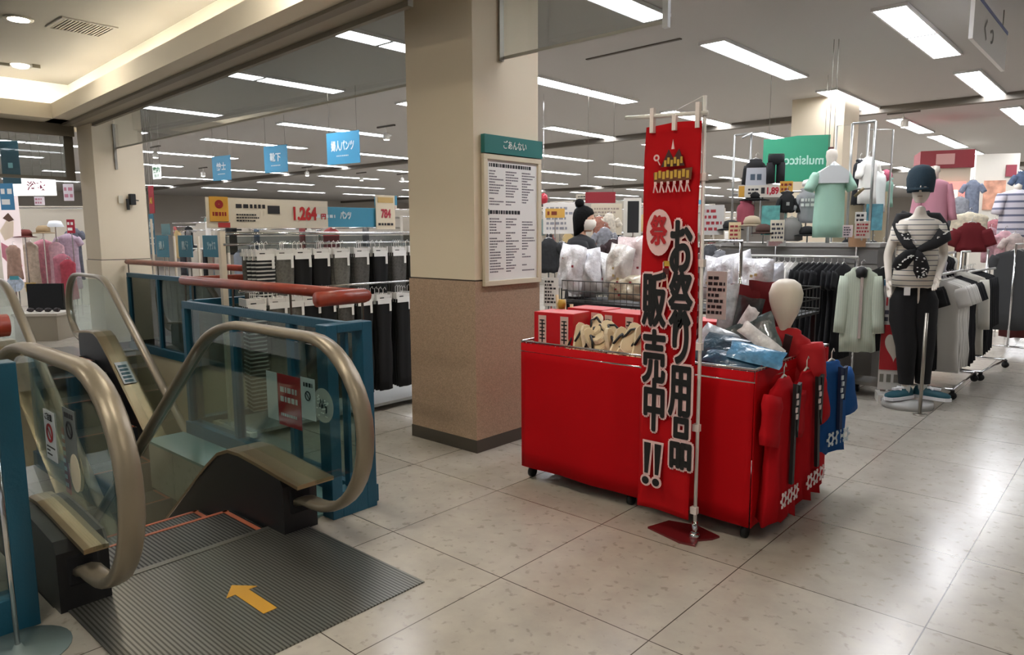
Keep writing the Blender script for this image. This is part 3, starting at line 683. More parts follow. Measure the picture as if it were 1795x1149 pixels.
# white head form wearing a red coat inside the wagon
t = thing('head_form', 'smooth white head form standing in the wagon with a red coat around it', 'display head', (on(1376, 560, Y=2.42).x, 2.42, .80))
MB().lathe([(.05, .0), (.05, .12), (.028, .15), (.03, .20), (.045, .235), (.066, .28), (.084, .34), (.088, .385), (.072, .435), (.04, .458), (.001, .464)], n=28).build('head', mat('e8e0cf', .45), t, True)
o = tee_mesh(.30, .30, .16, .18, .085, 9, 1.1, 1.2, armdrop=.85).build('coat', mat('b30d18', .75), t, True, loc=(0, 0, .20))
m = MB(); m.prism([(-.08, .17), (-.045, .18), (.0, -.0), (-.03, -.02)], -.11, -.09).prism([(.08, .17), (.045, .18), (.02, .02), (.05, .0)], -.11, -.09)
m.build('collar_band', mat('37171a', .8), t)

# ================================================================== BANNER (nobori)
t = thing('banner_flag', 'tall red banner with black Japanese lettering on a white pole beside the wagon', 'banner', (1.2, 1.71, 0))
MB().tube([(0, 0, .02), (.0, 0, 1.0), (-.012, 0, 2.135)], .009, 10).build('pole', mat('e6e2dd', .35), t, True)
MB().tube([(.01, -.012, 2.055), (-.42, -.03, 2.075)], .010, 8).tube([(-.02, 0, 2.135), (-.33, .25, 2.12)], .002, 4).build('cross_arm', mat('dedad2', .4), t, True)
def bc(u, v):   # u 0..1 across, v 0..1 up
    x = -.315+.30*u + .01*(v-.5); return (x, -.022+.010*sin(u*5+v*7)+.006*sin(v*19+u*3), .10+1.93*v-.02*abs(u-.5)*v)
vs, fs = cloth_panel(12, 60, bc); m = MB(); m.add(vs, fs)
o = m.build('banner_cloth', mat('b5040f', .75, spec=.2), t, True); o.modifiers.new('t', 'SOLIDIFY').thickness = .002
for x in (-.27, -.15, -.03): MB().box(x-.010, x+.010, -.036, -.012, 1.99, 2.105 if x != -.15 else 2.06).build('hanging_loop', mat('e8dcd6', .6), t)
for z in (.13, .55, .95, 1.35, 1.75): MB().box(-.022, .012, -.014, .012, z, z+.035).build('pole_loop', mat('e8dcd6', .6), t)
HALO = mat('ecc4c2', .6)
def fat(ch, s, mm, x, z, y, nm_, r1, sx):      # a character thickened by laying shifted copies together in one mesh
    o = text(ch, s, mm, t, x, z, y, nm_, 0, sx, .0006); me = o.data
    vs = [v.co.copy() for v in me.vertices]; fs = [tuple(p.vertices) for p in me.polygons]; V = []; Fc = []
    for k in range(10):
        q = 2*PI*k/10; d = Vector((r1*cos(q)/sx, r1*sin(q), .00004*k)); b0 = len(V); V += [tuple(v+d) for v in vs]; Fc += [tuple(i+b0 for i in f) for f in fs]
    m2 = bpy.data.meshes.new(nm_); m2.from_pydata(V, [], Fc); m2.materials.append(mm); o.data = m2
def kanji(ch, x, z, s, sx=.82, y=-.045):
    fat(ch, s, HALO, x, z, y, 'lettering_outline', .0175, sx); fat(ch, s, BLACK, x, z, y-.005, 'lettering', .0065, sx)
def zc(px, py): return on(px, py, Y=1.69)
for ch, py in zip('お祭り用品', (441, 533, 600, 690, 782)):
    p = zc(1199, py); kanji(ch, p.x-1.2-.004, p.z, .285, .44)
for ch, py in zip('販売中', (532, 632, 716)):
    p = zc(1152, py); kanji(ch, p.x-1.2-.002, p.z, .285, .46)
p = zc(1148, 812)
for dx in (-.03, .03):
    for mm, gr, yy in ((HALO, .011, -.046), (BLACK, 0, -.050)):
        MB().prism([(p.x-1.2+dx-.016-gr, p.z+.11+gr), (p.x-1.2+dx+.022+gr, p.z+.11+gr), (p.x-1.2+dx+.008+gr*.8, p.z-.05-gr), (p.x-1.2+dx-.012-gr*.8, p.z-.05-gr)], yy-.002, yy).build('lettering' if gr == 0 else 'lettering_outline', mm, t)
        MB().lathe([(.001, -.001), (.020+gr, -.001), (.020+gr, .001), (.001, .001)], n=16).build('lettering' if gr == 0 else 'lettering_outline', mm, t, loc=(p.x-1.2+dx-.006, yy-.001, p.z-.09), rot=(PI/2, 0, 0))
# fan with the character, and a carried shrine picture
p = zc(1160, 408)
MB().lathe([(.001, -.001), (.070, -.001), (.070, .001), (.001, .001)], n=24, sx=1, sy=1.6).build('printed_fan', HALO, t, loc=(p.x-1.2, -.046, p.z), rot=(PI/2, 0, 0))
fat('祭', .15, mat('b3121c', .6), p.x-1.2, p.z, -.052, 'fan_character', .004, .62)
m = MB(); GOLD = mat('c9a13c', .5); SK = mat('e4b8a4', .6); px0 = zc(1168, 470); cx, cz = px0.x-1.2, px0.z
m.box(cx-.004, cx+.004, -.048, -.045, cz-.03, cz+.03, HALO).box(cx+.0, cx+.035, -.048, -.045, cz+.01, cz+.035, GOLD).box(cx-.002, cx+.03, -.049, -.046, cz-.045, cz+.0, mat('5a1418', .6)).tube([(cx, -.047, cz-.03), (cx-.012, -.047, cz-.10)], .004, 5, SK).tube([(cx+.02, -.047, cz-.03), (cx+.024, -.047, cz-.10)], .004, 5, SK)
c2 = zc(1183, 300); cx, cz = c2.x-1.2, c2.z
m.prism([(cx-.10, cz-.005), (cx+.105, cz+.01), (cx+.10, cz-.045), (cx-.095, cz-.055)], -.048, -.045, mat('6d3a20', .6))
for k in range(9): m.cbox((cx-.085+k*.021, -.049, cz-.02+.006*(k % 2)), (.014, .003, .035), GOLD)
m.prism([(cx-.06, cz+.02), (cx-.02, cz+.10), (cx+.005, cz+.055), (cx+.035, cz+.10), (cx+.065, cz+.02)], -.048, -.045, mat('45201c', .6))
for k in range(6): m.cbox((cx-.035+k*.017, -.050, cz+.035+.012*(k % 2)), (.012, .003, .03), GOLD)
m.prism([(cx-.006, cz+.10), (cx+.002, cz+.145), (cx+.010, cz+.10)], -.048, -.045, HALO)
ring(m, cx-.085, cz+.065, .012, -.046, HALO, 0, .004); m.tube([(cx-.08, -.047, cz+.055), (cx-.065, -.047, cz+.03)], .003, 5, HALO)
for k in range(6):
    x0 = cx-.09+k*.034; m.tube([(x0, -.047, cz-.055), (x0-.008, -.047, cz-.10)], .0035, 5, HALO).tube([(x0, -.047, cz-.06), (x0+.016, -.047, cz-.10)], .0035, 5, HALO).cbox((x0+.002, -.047, cz-.055), (.014, .003, .014), HALO)
m.build('printed_picture', None, t)
MB().flat([(-.24, -.045), (-.20, .10), (-.06, .14), (.09, .09), (.075, .04), (.03, -.02), (.05, -.085), (-.03, -.10)], .001, t=.010).build('base_plate', mat('6a1c20', .25, spec=.7), t)
MB().tube([(0, 0, .01), (0, 0, .09)], .014, 10).lathe([(.03, .011), (.022, .03), (.001, .032)], n=14).build('socket', CHROME, t, True)

# ================================================================== TROUSER RACK (behind the railing)
t = thing('trouser_rack', 'white pipe rack full of trousers between the railing and the big pillar', 'clothes rack', (-2.35, 1.12, 0), 90)
m = MB()
for x in (0, 2.45): m.box(x-.02, x+.02, -.02, .02, .03, 1.54).box(x-.03, x+.03, -.32, .25, .03, .07)
m.build('side_post', mat('d8cdba', .4), t)
MB().tube([(0, 0, 1.52), (2.45, 0, 1.52)], .013, 8).tube([(0, -.02, 1.44), (2.45, -.02, 1.44)], .010, 8).tube([(0, -.22, 1.10), (2.45, -.22, 1.10)], .010, 8).build('rail', CHROME, t, True)
MB().box(.02, 2.43, -.01, .01, 1.38, 1.50, glass_mat('d7dde0', .8)).build('header_strip', None, t)
MB().box(0, 2.45, -.3, .2, .05, .075).build('base_shelf', mat('8a8a86', .5), t)
def trouser_proto(cm):
    t = thing('trousers', 'x', 'trousers')
    rings = []
    for j in range(10):
        z = -.05-.80*j/9; w = .075+.006*sin(j*1.3); rings.append([(w*cos(2*PI*k/14)*(1+.10*cos(6*PI*k/14)), .013*sin(2*PI*k/14)*(1+.6*sin(k*2.1+j*.3)), z) for k in range(14)])
    MB().rings(rings).build('cloth', cm, t, True)
    MB().box(-.075, .075, -.012, .012, -.058, -.03).tube([(0, 0, -.03), (0, 0, .02), (.02, 0, .035), (.03, 0, .015)], .003, 5).box(-.08, -.066, -.016, .016, -.075, -.02).box(.066, .08, -.016, .016, -.075, -.02).build('clip_hanger', mat('dcdad6', .4), t)
    MB().box(-.072, .072, -.019, -.017, -.105, -.058).box(.05, .072, -.019, -.017, -.17, -.105).build('size_tag', PAPER, t)
    return t
TC = {'black': mat('0b0b0c', .9), 'grey': mat('4e4c48', .9, var=.3, vscale=60), 'dark grey': mat('33322f', .9, var=.3, vscale=60), 'striped': stripe_mat('131518', 'b9b9b4', .03, 'Z', .85, 0, .62), 'mid grey': mat('62605a', .9, var=.25, vscale=60)}
PRO = {k: trouser_proto(v) for k, v in TC.items()}; used = set()
def place_tr(kind, loc, label, grp, a=90):
    if kind in used: o = dup(PRO[kind])
    else: o = PRO[kind]; used.add(kind)
    o.location = loc; o.rotation_euler = (0, 0, math.radians(a)); o['label'] = label; o['group'] = grp
up = [(449, 'striped'), (483, 'mid grey'), (515, 'black'), (548, 'black'), (583, 'mid grey'), (618, 'grey'), (651, 'black'), (684, 'grey'), (712, 'dark grey')]
for i, (px, kd) in enumerate(up):
    p = on(px, 425, X=-2.33)
    for j in range(4):
        place_tr(kd if j < 3 else 'grey', (-2.22-j*.045, p.y+.012*j*(1 if i % 2 else -1), 1.425), '%s trousers, %s cluster from the left on the upper rail, %s from the front' % (kd if j < 3 else 'grey', ORD[i], ORD[j]), 'trousers on the upper rail')
lo = [(440, 'striped'), (478, 'mid grey'), (508, 'mid grey'), (538, 'black'), (565, 'black'), (597, 'grey'), (630, 'black'), (664, 'black'), (698, 'black'), (728, 'dark grey')]
for i, (px, kd) in enumerate(lo):
    p = on(px, 520, X=-2.12)
    for j in range(4):
        place_tr(kd, (-2.06-j*.045, p.y-.01*j*(1 if i % 2 else -1), 1.07 if i < 5 else 1.03), '%s trousers, %s cluster from the left on the lower rail, %s from the front' % (kd, ORD[i], ORD[j]), 'trousers on the lower rail')
# signs on top of the trouser rack
def sign(name, label, px0, py0, px1, py1, a, base, X=None, Y=None, D=None, cat='sign', thick=.008, fn=None, stem=0., hang=0., frame=None, group=None):
    cx, cy = (px0+px1)/2, (py0+py1)/2
    if D is None: p = on(cx, cy, X=X, Y=Y); D = (p-CAM).dot(FW)
    p = dp(cx, cy, D); w = wid(px1-px0, D, a); h = wid(py1-py0, D)
    t = thing(name, label, cat, p, a, group)
    MB().box(-w/2, w/2, 0, thick, -h/2, h/2).build('panel', base, t, bevel=.002)
    if frame: MB().box(-w/2, w/2, -.006, 0, h/2-.03, h/2).box(-w/2, w/2, -.006, 0, -h/2, -h/2+.03).box(-w/2, -w/2+.03, -.006, 0, -h/2, h/2).box(w/2-.03, w/2, -.006, 0, -h/2, h/2).build('frame', frame, t)
    if stem: MB().tube([(0, thick+.006, 0), (0, thick+.006, -h/2-stem)], .008, 6).build('stem', CHROME, t)
    if hang:
        top = CZ-p.z
        m = MB()
        for s in (-.42, .42): m.tube([(w*s, thick/2, h/2), (w*s, thick/2, top)], .003, 4)
        m.build('wire', DARKST, t)
    if fn: fn(t, w, h)
    return t
def fn_1264(t, w, h):
    text('1,264', h*.62, mat('b01c20', .5), t, w*.28, -.0, -.006, bold=.006, sx=.75); text('円', h*.22, mat('b01c20', .5), t, w*.455, -h*.08, -.006, bold=.002)
    b = MB(); bars(b, -w*.28, -w*.05, h*.12, h*.36, 1, INK, -.005, .55, rnd, .9); bars(b, -w*.28, -w*.08, -h*.3, h*.0, 3, INK, -.005, .5, rnd, .7)
    b.box(w*-.03, w*.07, -.005, -.003, h*-.0, h*.28, INK); b.box(-w*.42, -w*.33, -.005, -.003, -h*.48, -h*.32, mat('b03a3a', .5)); b.build('print', None, t)
    MB().cbox((-w*.41, -.008, h*.12), (w*.14, .008, h*.82)).build('yellow_card', mat('c9983a', .5), t, bevel=.01)
    b = MB(); ring(b, -w*.41, h*.28, h*.08, -.013, mat('8c1c20', .5), 0, h*.06); bars(b, -w*.46, -w*.36, -h*.12, h*.04, 1, mat('8c1c20', .5), -.014, .8, rnd, .9); b.build('card_print', None, t)
sign('price_sign', 'long cream price sign reading 1,264 with a yellow card on the trouser rack', 398, 350, 553, 400, 90, mat('d5cdbd', .6), X=-2.35, fn=fn_1264, stem=.0)
def fn_b(t, w, h):
    text('パンツ', h*.42, mat('cfdfe4', .5), t, -w*.02, .01, -.004, sx=.55, bold=.004); b = MB(); bars(b, -w*.38, -w*.15, -.02, .03, 1, mat('cfdfe4', .5), -.004, .5, rnd, .9); b.build('print', None, t)
sign('category_sign', 'blue header sign with white lettering standing on the trouser rack', 553, 364, 664, 398, 90, BLUE, X=-2.35, fn=fn_b)
def fn_78(t, w, h):
    text('784', h*.34, mat('b03040', .5), t, 0, -h*.05, -.004, sx=.7, bold=.004); MB().cbox((0, -.003, h*.36), (w*.8, .004, h*.16)).build('strip', mat('c9a86a', .5), t)
    b = MB(); bars(b, -w*.4, w*.4, -h*.42, -h*.28, 1, INK, -.004, .5, rnd, .9); b.build('print', None, t)
sign('price_sign', 'small cream price sign reading 784 at the right end of the trouser rack', 662, 343, 690, 402, 90, mat('dccfb6', .6), X=-2.33, fn=fn_78)
# three blue sheets on white posts beyond the far railing
for i, (x0, x1) in enumerate([(266, 303), (304, 345), (346, 396)]):
    def fb(t, w, h, i=i): text(('婦人', '肌着', 'ソックス')[i], h*.42, mat('a9c4cc', .5), t, 0, 0, -.004, sx=.8 if i < 2 else .5, bold=.004)
    sign('category_sign', 'blue banner sheet on white posts past the far railing, %s from the left' % ORD[i], x0, 413, x1, 451, 0, mat('3a7a92', .6), Y=2.9, fn=fb, stem=1.2, group='blue banner sheets')
t = thing('sign_stand', 'white post frame carrying the blue banner sheets by the far railing', 'frame', (on(266, 440, Y=2.93).x, 2.93, 0))
x0 = on(266, 440, Y=2.93).x
for px in (266, 304, 346, 398): MB().tube([(on(px, 440, Y=2.93).x-x0, .02, 0), (on(px, 440, Y=2.93).x-x0, .02, 1.75 if px < 300 else 1.5)], .018, 8).build('post', mat('d4c8b4', .5), t)
sign('category_sign', 'short blue-grey sheet above the first blue banner sheet', 277, 393, 303, 412, 0, mat('5f8790', .6), Y=2.95, stem=1.45)
def f_a1(t, w, h): text('A1', h*.30, mat('e0c23a', .5), t, 0, -h*.05, -.004, sx=.7, bold=.004)
sign('vertical_banner', 'narrow red hanging banner with yellow A1 beside the far pillar', 257, 326, 273, 374, 0, mat('a31a2a', .6), Y=3.1, fn=f_a1, hang=1)
def f_nn(t, w, h): text('紳\n士', h*.30, mat('bcd0d6', .5), t, 0, 0, -.004, bold=.003)
sign('vertical_banner', 'narrow blue banner with white characters below the red A1 banner', 259, 376, 274, 446, 0, mat('2c6e86', .6), Y=3.1, fn=f_nn, hang=1)
def f_ex(t, w, h): text('案内', h*.42, mat('2f7a4a', .5), t, 0, h*.1, -.004, bold=.003); text('B1 F', h*.28, mat('2f7a4a', .5), t, 0, -h*.28, -.004)
sign('guide_sign', 'small white hanging sign with green lettering beside the far pillar', 264, 289, 285, 314, 10, mat('eef2ee', .4, emit=.15), D=12, fn=f_ex, hang=1)
# three blue hanging signs
for i, (x0, y0, x1, y1, D, s, lb) in enumerate([(366, 274, 410, 316, 13.4, '紳士', 'smallest blue hanging sign with white lettering, leftmost of three'), (457, 256, 509, 302, 12.2, '靴下', 'middle blue hanging sign with white lettering, second of three'), (567, 232, 635, 287, 9.9, '婦人パンツ', 'largest blue hanging sign with white lettering, nearest the big pillar')]):
    def fh(t, w, h, s=s):
        text(s, h*.34, mat('e6f0f4', .5), t, 0, .02, -.004, sx=.95 if len(s) < 3 else .62, bold=.004)
        b = MB(); bars(b, -w*.2, w*.2, -h*.28, -h*.2, 1, mat('d0e2e8', .5), -.004, .5, rnd, .9); b.build('print', None, t)
    sign('hanging_sign', lb, x0, y0, x1, y1, 8, mat('4a9cc4', .5), D=D, fn=fh, hang=1, group='blue hanging signs')
def f_top(t, w, h):
    text('くつ', h*.30, mat('8a8a8a', .5), t, -w*.05, -.02, -.004, bold=.003); MB().cbox((0, -.004, h/2-.015), (w, .01, .03)).build('blue_edge', mat('7886b8', .4), t)
t = thing('hanging_sign', 'white hanging sign with a blue top edge at the upper right', 'sign', (1.6, 6.05, 3.14), 90)
MB().box(-.78, .78, 0, .03, -.15, .17).build('panel', mat('f4f2ee', .5), t); MB().box(-.78, .78, -.004, .034, .17, .20).build('blue_edge', mat('7886b8', .4), t)
text('く  つ', .18, mat('97958f', .5), t, -.15, .0, -.004, bold=.003)
MB().tube([(-.6, .015, .2), (-.6, .015, .36)], .004, 4).tube([(.6, .015, .2), (.6, .015, .36)], .004, 4).build('wire', DARKST, t)

# ================================================================== BASKET STAND WITH BAGGED COATS (behind the red wagon)
t = thing('basket_stand', 'long black wire basket stand heaped with bagged clothes behind the red wagon', 'basket stand', (-.15, 4.0, 0))
m = MB(); hw, hd = 1.03, .30
for z in (.92, 1.0, 1.09): m.tube([(-hw, -hd, z), (hw, -hd, z), (hw, hd, z), (-hw, hd, z)], .005, 6, closed=True)
for i in range(34): x = -hw+2*hw*i/33; m.tube([(x, -hd, .90), (x, -hd, 1.09)], .003, 4)
for i in range(9): y = -hd+2*hd*i/8; m.tube([(-hw, y, .90), (-hw, y, 1.09)], .003, 4).tube([(hw, y, .90), (hw, y, 1.09)], .003, 4)
m.build('wire_basket', mat('4a4a48', .4, .6), t)
MB().box(-hw, hw, -hd, hd, .88, .90).build('basket_floor', BLACK, t)
for x in (-hw+.03, hw-.03):
    for y in (-hd+.03, hd-.03): MB().box(x-.015, x+.015, y-.015, y+.015, 0, .88).build('leg', BLACK, t)
MB().box(-hw+.05, hw-.05, -hd+.05, hd-.05, .25, .60).build('lower_stock', mat('101012', .8), t)
price_card('price_card', 'tall white price card at the left end of the basket stand', on(966, 512, Y=3.66), 20, .14, .26, mat('e4e2dc', .6), 7, stem=.2)
bg = [(1002, 470, .26, .42, 'e2e2e6', 18, 'white bagged coat with a small red mark, leftmost in the basket stand'), (1030, 475, .28, .40, 'dcdde2', -8, 'white bagged coat under the masked shopper, second in the basket stand'), (1058, 480, .26, .38, 'e6e7ea', 10, 'white bagged coat, third from the left in the basket stand'),
      (1085, 470, .24, .40, 'd6d2cc', 25, 'bagged coat with beige print, fourth in the basket stand'), (1112, 462, .30, .46, 'd9c7c6', -6, 'peaked bag with pink and beige print beside the banner'), (1020, 500, .30, .22, 'd2d3d8', 0, 'flattened white bag low behind the basket wires'),
      (1098, 505, .34, .22, 'c9bea6', 0, 'flattened beige bag low behind the basket wires'), (1262, 490, .28, .34, 'c8c8cc', 12, 'clear bagged garment just right of the banner'), (1290, 478, .30, .30, 'd9d9dc', -30, 'white lacy bagged garment right of the notice card'), (1318, 492, .30, .34, 'd2d4d8', 8, 'white bagged garment with a floral print'), (1345, 500, .26, .32, 'bfc2c8', -14, 'crumpled white bag at the right end of the basket stand'), (1300, 512, .32, .22, 'b4b4ba', 0, 'crumpled grey bag low in the right of the basket')]
for i, (px, py, w, h, c, rz, lb) in enumerate(bg):
    p = on(px, py, Y=3.80+.10*(i % 3))
    o = pad(w, h, .16, 70+i, 14, 12, .35).build('bagged_coat', mat(c, .15, bump=.7, bscale=18, coat=.7, var=.12, vscale=14), None, True, loc=(p.x, p.y, p.z), rot=(0, math.radians(rz)*.5, .1)); tag(o, lb, 'bagged clothes', 'bagged clothes in the basket stand')
    mk = MB(); c2 = mat('8e2c34' if i % 2 == 0 else 'b09a6a', .6)
    for k in range(4): q = rnd.random(); mk.cbox(((rnd.random()-.5)*w*.5, -.088, (rnd.random()-.5)*h*.5), (.02, .004, .02), c2)
    mk.build('print', None, o)

# ================================================================== MANNEQUIN / PEOPLE HELPERS
def skin(name, pts, edges, m, parent, root=0, sub=2, loc=(0, 0, 0)):
    me = bpy.data.meshes.new(name); me.from_pydata([p[:3] for p in pts], edges, []); o = bpy.data.objects.new(name, me); COL.objects.link(o)
    sk = o.modifiers.new('s', 'SKIN'); sk.use_smooth_shade = True
    for i, p in enumerate(pts):
        v = me.skin_vertices[0].data[i]; v.radius = (p[3], p[4] if len(p) > 4 else p[3]); v.use_root = (i == root)
    o.modifiers.new('u', 'SUBSURF').levels = sub; o.modifiers[-1].render_levels = sub
    me.materials.append(m); o.parent = parent; o.location = loc
    return o
def body(parent, m, arms, legs=True, shoulder=.17, z0=0.):
    P = [(0, 0, 1.0, .125, .095), (0, 0, 1.13, .105, .08), (0, 0, 1.30, .125, .095), (0, .0, 1.46, .135, .10), (0, .005, 1.575, .10, .07), (0, 0, 1.645, .046), (0, -.012, 1.73, .045)]
    E = [(0, 1), (1, 2), (2, 3), (3, 4), (4, 5), (5, 6)]
    for s, arm in zip((-1, 1), arms):
        i = len(P); P.append((s*shoulder, 0, 1.565, .052)); E.append((4, i))
        el, wr = arm[0], arm[1]; P.append((*el, .037)); P.append((*wr, .024)); E += [(i, i+1), (i+1, i+2)]
        hd = (Vector(wr)-Vector(el)).normalized(); hnd = Vector(wr)+hd*.055; P.append((*hnd, .030, .014)); k = len(P)-1; E.append((i+2, k))
        sd = Vector((0, 1, 0)) if abs(hd.y) < .8 else Vector((1, 0, 0)); sd = (sd-hd*sd.dot(hd)).normalized()
        for f in range(4):
            o1 = hnd+sd*(f-1.5)*.019+hd*.025; ln = (.055, .068, .064, .05)[f]
            a = o1+hd*ln*.55; b = o1+hd*ln+Vector((0, -.008, -.006)); j = len(P)
            P += [(*o1, .0105), (*a, .009), (*b, .0075)]; E += [(k, j), (j, j+1), (j+1, j+2)]
        th = Vector(wr)+hd*.03-sd*.028; th2 = th-sd*.016+hd*.035; j = len(P); P += [(*th, .011), (*th2, .009)]; E += [(k-1, j), (j, j+1)]
    if legs:
        for s, lg in zip((-1, 1), legs):
            i = len(P); P += [(s*.085, 0, .93, .088)]+[(*q, r) for q, r in zip(lg, (.056, .036, .038, .026))]
            E += [(0, i)]+[(i+k, i+k+1) for k in range(len(lg))]
    return skin('body', P, E, m, parent)
def head(parent, m, c, yaw=0, face=True, s=1.0):
    hm = MB(); rings = []
    for z, rx, ry, oy in [(-.115, .03, .03, -.045), (-.10, .042, .05, -.03), (-.07, .058, .075, -.012), (-.03, .068, .088, 0), (.02, .073, .096, .005), (.06, .074, .098, .008), (.09, .066, .088, .01), (.112, .045, .06, .01), (.122, .015, .02, .01)]:
        rings.append([(rx*cos(2*PI*k/20)*s, (ry*sin(2*PI*k/20)+oy)*s-(.012*s if face and k in (15,) and -.04 < z < .03 else 0), z*s) for k in range(20)])
    hm.rings(rings)
    o = hm.build('head', m, parent, True, loc=c, rot=(0, 0, math.radians(yaw)))
    if face:
        f = MB(); f.prism([(-.010, -.035), (.010, -.035), (.004, .012), (-.004, .012)], -.112*s, -.085*s)
        for q in (-1, 1): f.lathe([(.001, -.016), (.010, -.010), (.014, 0), (.010, .010), (.001, .016)], (q*.074, .01, -.005), 8)
        f.build('face_features', m, o, True)
        e = MB()
        for q in (-1, 1): e.cbox((q*.030, -.090, .012), (.022, .008, .007))
        e.cbox((0, -.088, -.062), (.036, .01, .008)); e.build('eyes_and_mouth', mat('9a8a7c', .6) if face == 2 else BLACK, o)
    return o
def trousers(parent, legs, m, top=1.04, r=(.135, .10), rad=(.098, .072, .055), name='trousers'):
    mbb = MB()
    for s, lg in zip((-1, 1), legs):
        pts = [(s*.05, 0, top), (s*.075, 0, .93), (s*.08, -.005, .75), lg[0], ((lg[0][0]+lg[1][0])/2, (lg[0][1]+lg[1][1])/2, (lg[0][2]+lg[1][2])/2), (lg[1][0], lg[1][1], lg[1][2]+.04)]
        rr = [.095, .115, .108, rad[1]+.012, rad[2]+.014, rad[2]+.004]
        rings = [[(p[0]+q*cos(2*PI*k/16), p[1]+q*.95*sin(2*PI*k/16), p[2]) for k in range(16)] for p, q in zip(pts, rr)]
        mbb.rings(rings)
    return mbb.build(name, m, parent, True)
def shoe(parent, loc, a, c, sole='e8e8ea'):
    o = MB().rings([[(w*cos(2*PI*k/14), y+.0*k, .03+h*max(-.35, sin(2*PI*k/14))) for k in range(14)] for y, w, h in [(.055, .02, .03), (.045, .034, .055), (.0, .036, .07), (-.06, .040, .045), (-.12, .043, .032), (-.165, .034, .025), (-.185, .015, .015)]]).build('shoe', mat(c, .6), parent, True, loc=loc, rot=(0, 0, math.radians(a)))
    MB().flat([(-.03, .06), (-.042, .0), (-.046, -.10), (-.04, -.165), (0, -.195), (.04, -.165), (.046, -.10), (.042, 0), (.03, .06)], -.0, t=.024).build('sole', mat(sole, .5), o)
    MB().box(-.012, .012, -.12, -.02, .07, .085).box(-.03, .03, -.05, -.04, .078, .09).box(-.03, .03, -.08, -.07, .07, .08).build('laces', mat(sole, .6), o)
    return o
SKIN_M = mat('dcd3c6', .35, coat=.2)
# ---------------- main mannequin
mq = thing('mannequin', 'white mannequin in a navy cap, striped top and dotted scarf beside the aisle', 'mannequin', (1.29, 5.40, 0), 34)
legs = [((-.05, -.03, .53), (-.015, .01, .16)), ((.105, .0, .53), (.135, .05, .16))]
body(mq, SKIN_M, [((-.225, .03, 1.315), (-.235, -.06, 1.10)), ((.225, .03, 1.31), (.10, -.18, 1.13))], legs, shoulder=.155)
head(mq, SKIN_M, (-.01, -.02, 1.86), -25, 2)
STRP = stripe_mat('55585e', 'd6cfc2', .042, 'Z', .8, 0, .16)
o = tee_mesh(.335, .60, .25, .15, .060, 11, 1.12, .6, .06, .84); o = o.build('striped_top', STRP, mq, True, loc=(0, 0, 1.645))
trousers(mq, legs, mat('0c0c0e', .85))
SCF = mat('141416', .85, var=.0)
m = MB()
def strip(m, pts, w, d=.02, mt=None):
    rr = []
    for i, p in enumerate(pts):
        a = Vector(pts[max(0, i-1)]); b = Vector(pts[min(len(pts)-1, i+1)]); tt = (b-a).normalized(); sd = tt.cross(Vector((0, -1, 0))); sd = sd.normalized() if sd.length > .05 else Vector((1, 0, 0))
        ww = w[i] if isinstance(w, (list, tuple)) else w
        rr.append([tuple(Vector(p)+sd*ww*cos(2*PI*k/10)+Vector((0, 1, 0))*d*sin(2*PI*k/10)) for k in range(10)])
    m.rings(rr, mt)
strip(m, [(-.05, .09, 1.645), (-.14, .05, 1.625), (-.165, -.01, 1.56), (-.16, -.12, 1.47), (-.14, -.165, 1.40), (-.09, -.175, 1.355)], [.03, .045, .055, .055, .04, .025], .026)
strip(m, [(.05, .09, 1.645), (.15, .05, 1.625), (.165, -.01, 1.56), (.155, -.12, 1.48), (.06, -.165, 1.41), (-.07, -.178, 1.355)], [.03, .05, .065, .07, .045, .025], .026)
strip(m, [(-.09, -.185, 1.36), (-.14, -.18, 1.31), (-.19, -.17, 1.25), (-.23, -.16, 1.21)], [.025, .055, .065, .03], .018)
strip(m, [(-.08, -.185, 1.36), (-.05, -.19, 1.28), (-.03, -.18, 1.20), (-.02, -.175, 1.13)], [.025, .05, .065, .04], .018)
strip(m, [(-.12, .09, 1.63), (0, .13, 1.60), (.12, .09, 1.63)], .06, .03)
sc = m.build('scarf', SCF, mq, True)
m = MB(); rr = random.Random(4)
for (x0, z0, x1, z1, y) in [(-.18, 1.52, -.10, 1.40, -.160), (.18, 1.52, .0, 1.41, -.165), (-.12, 1.32, -.22, 1.22, -.20), (-.06, 1.32, -.03, 1.14, -.205)]:
    for k in range(22): u = rr.random(); v = (rr.random()-.5)*.07; m.cbox((x0+(x1-x0)*u+v, y-.006, z0+(z1-z0)*u+v*.5), (.008, .012, .008), PAPER)
m.build('scarf_dots', None, sc)
m = MB(); m.lathe([(.094, -.04), (.10, .0), (.104, .05), (.09, .10), (.05, .13), (.001, .138)], n=22, sx=.95, sy=1.1); m.prism([(-.08, -.03), (.08, -.03), (.06, -.015), (-.06, -.015)], -.19, -.08)
m.build('cap', mat('1f3440', .85, bump=.2, bscale=80), mq, True, loc=(-.01, -.002, 1.885), rot=(0, 0, math.radians(-25))).scale = (1.1, 1.08, 1.3)
shoe(mq, (-.015, .02, .07), -60, '1d5360').scale = (1.2, 1.2, 1.2); shoe(mq, (.14, .06, .07), 50, '1d5360').scale = (1.2, 1.2, 1.2)
for q_ in ((-.014, .012, .12), (.137, .05, .12)): MB().lathe([(.034, 0), (.038, .10), (.036, .12)], q_, 12).build('sock', PAPER, mq, True)
MB().box(-.13, -.085, -.13, -.115, .98, 1.05).build('price_tag', PAPER, mq)
MB().lathe([(.001, 0), (.20, 0), (.20, .055), (.001, .062)], n=30, m=mat('a8a8a4', .35)).build('base', None, mq, True)
t = thing('floor_post', 'thin metal floor post standing just in front of the mannequin', 'post', (on(1612, 728, Z=0).x, on(1612, 728, Z=0).y, 0))
MB().tube([(0, 0, 0), (0, 0, .85)], .014, 10).lathe([(.05, 0), (.05, .008), (.02, .012)], n=18).build('post', mat('9b968c', .3, .8), t, True)
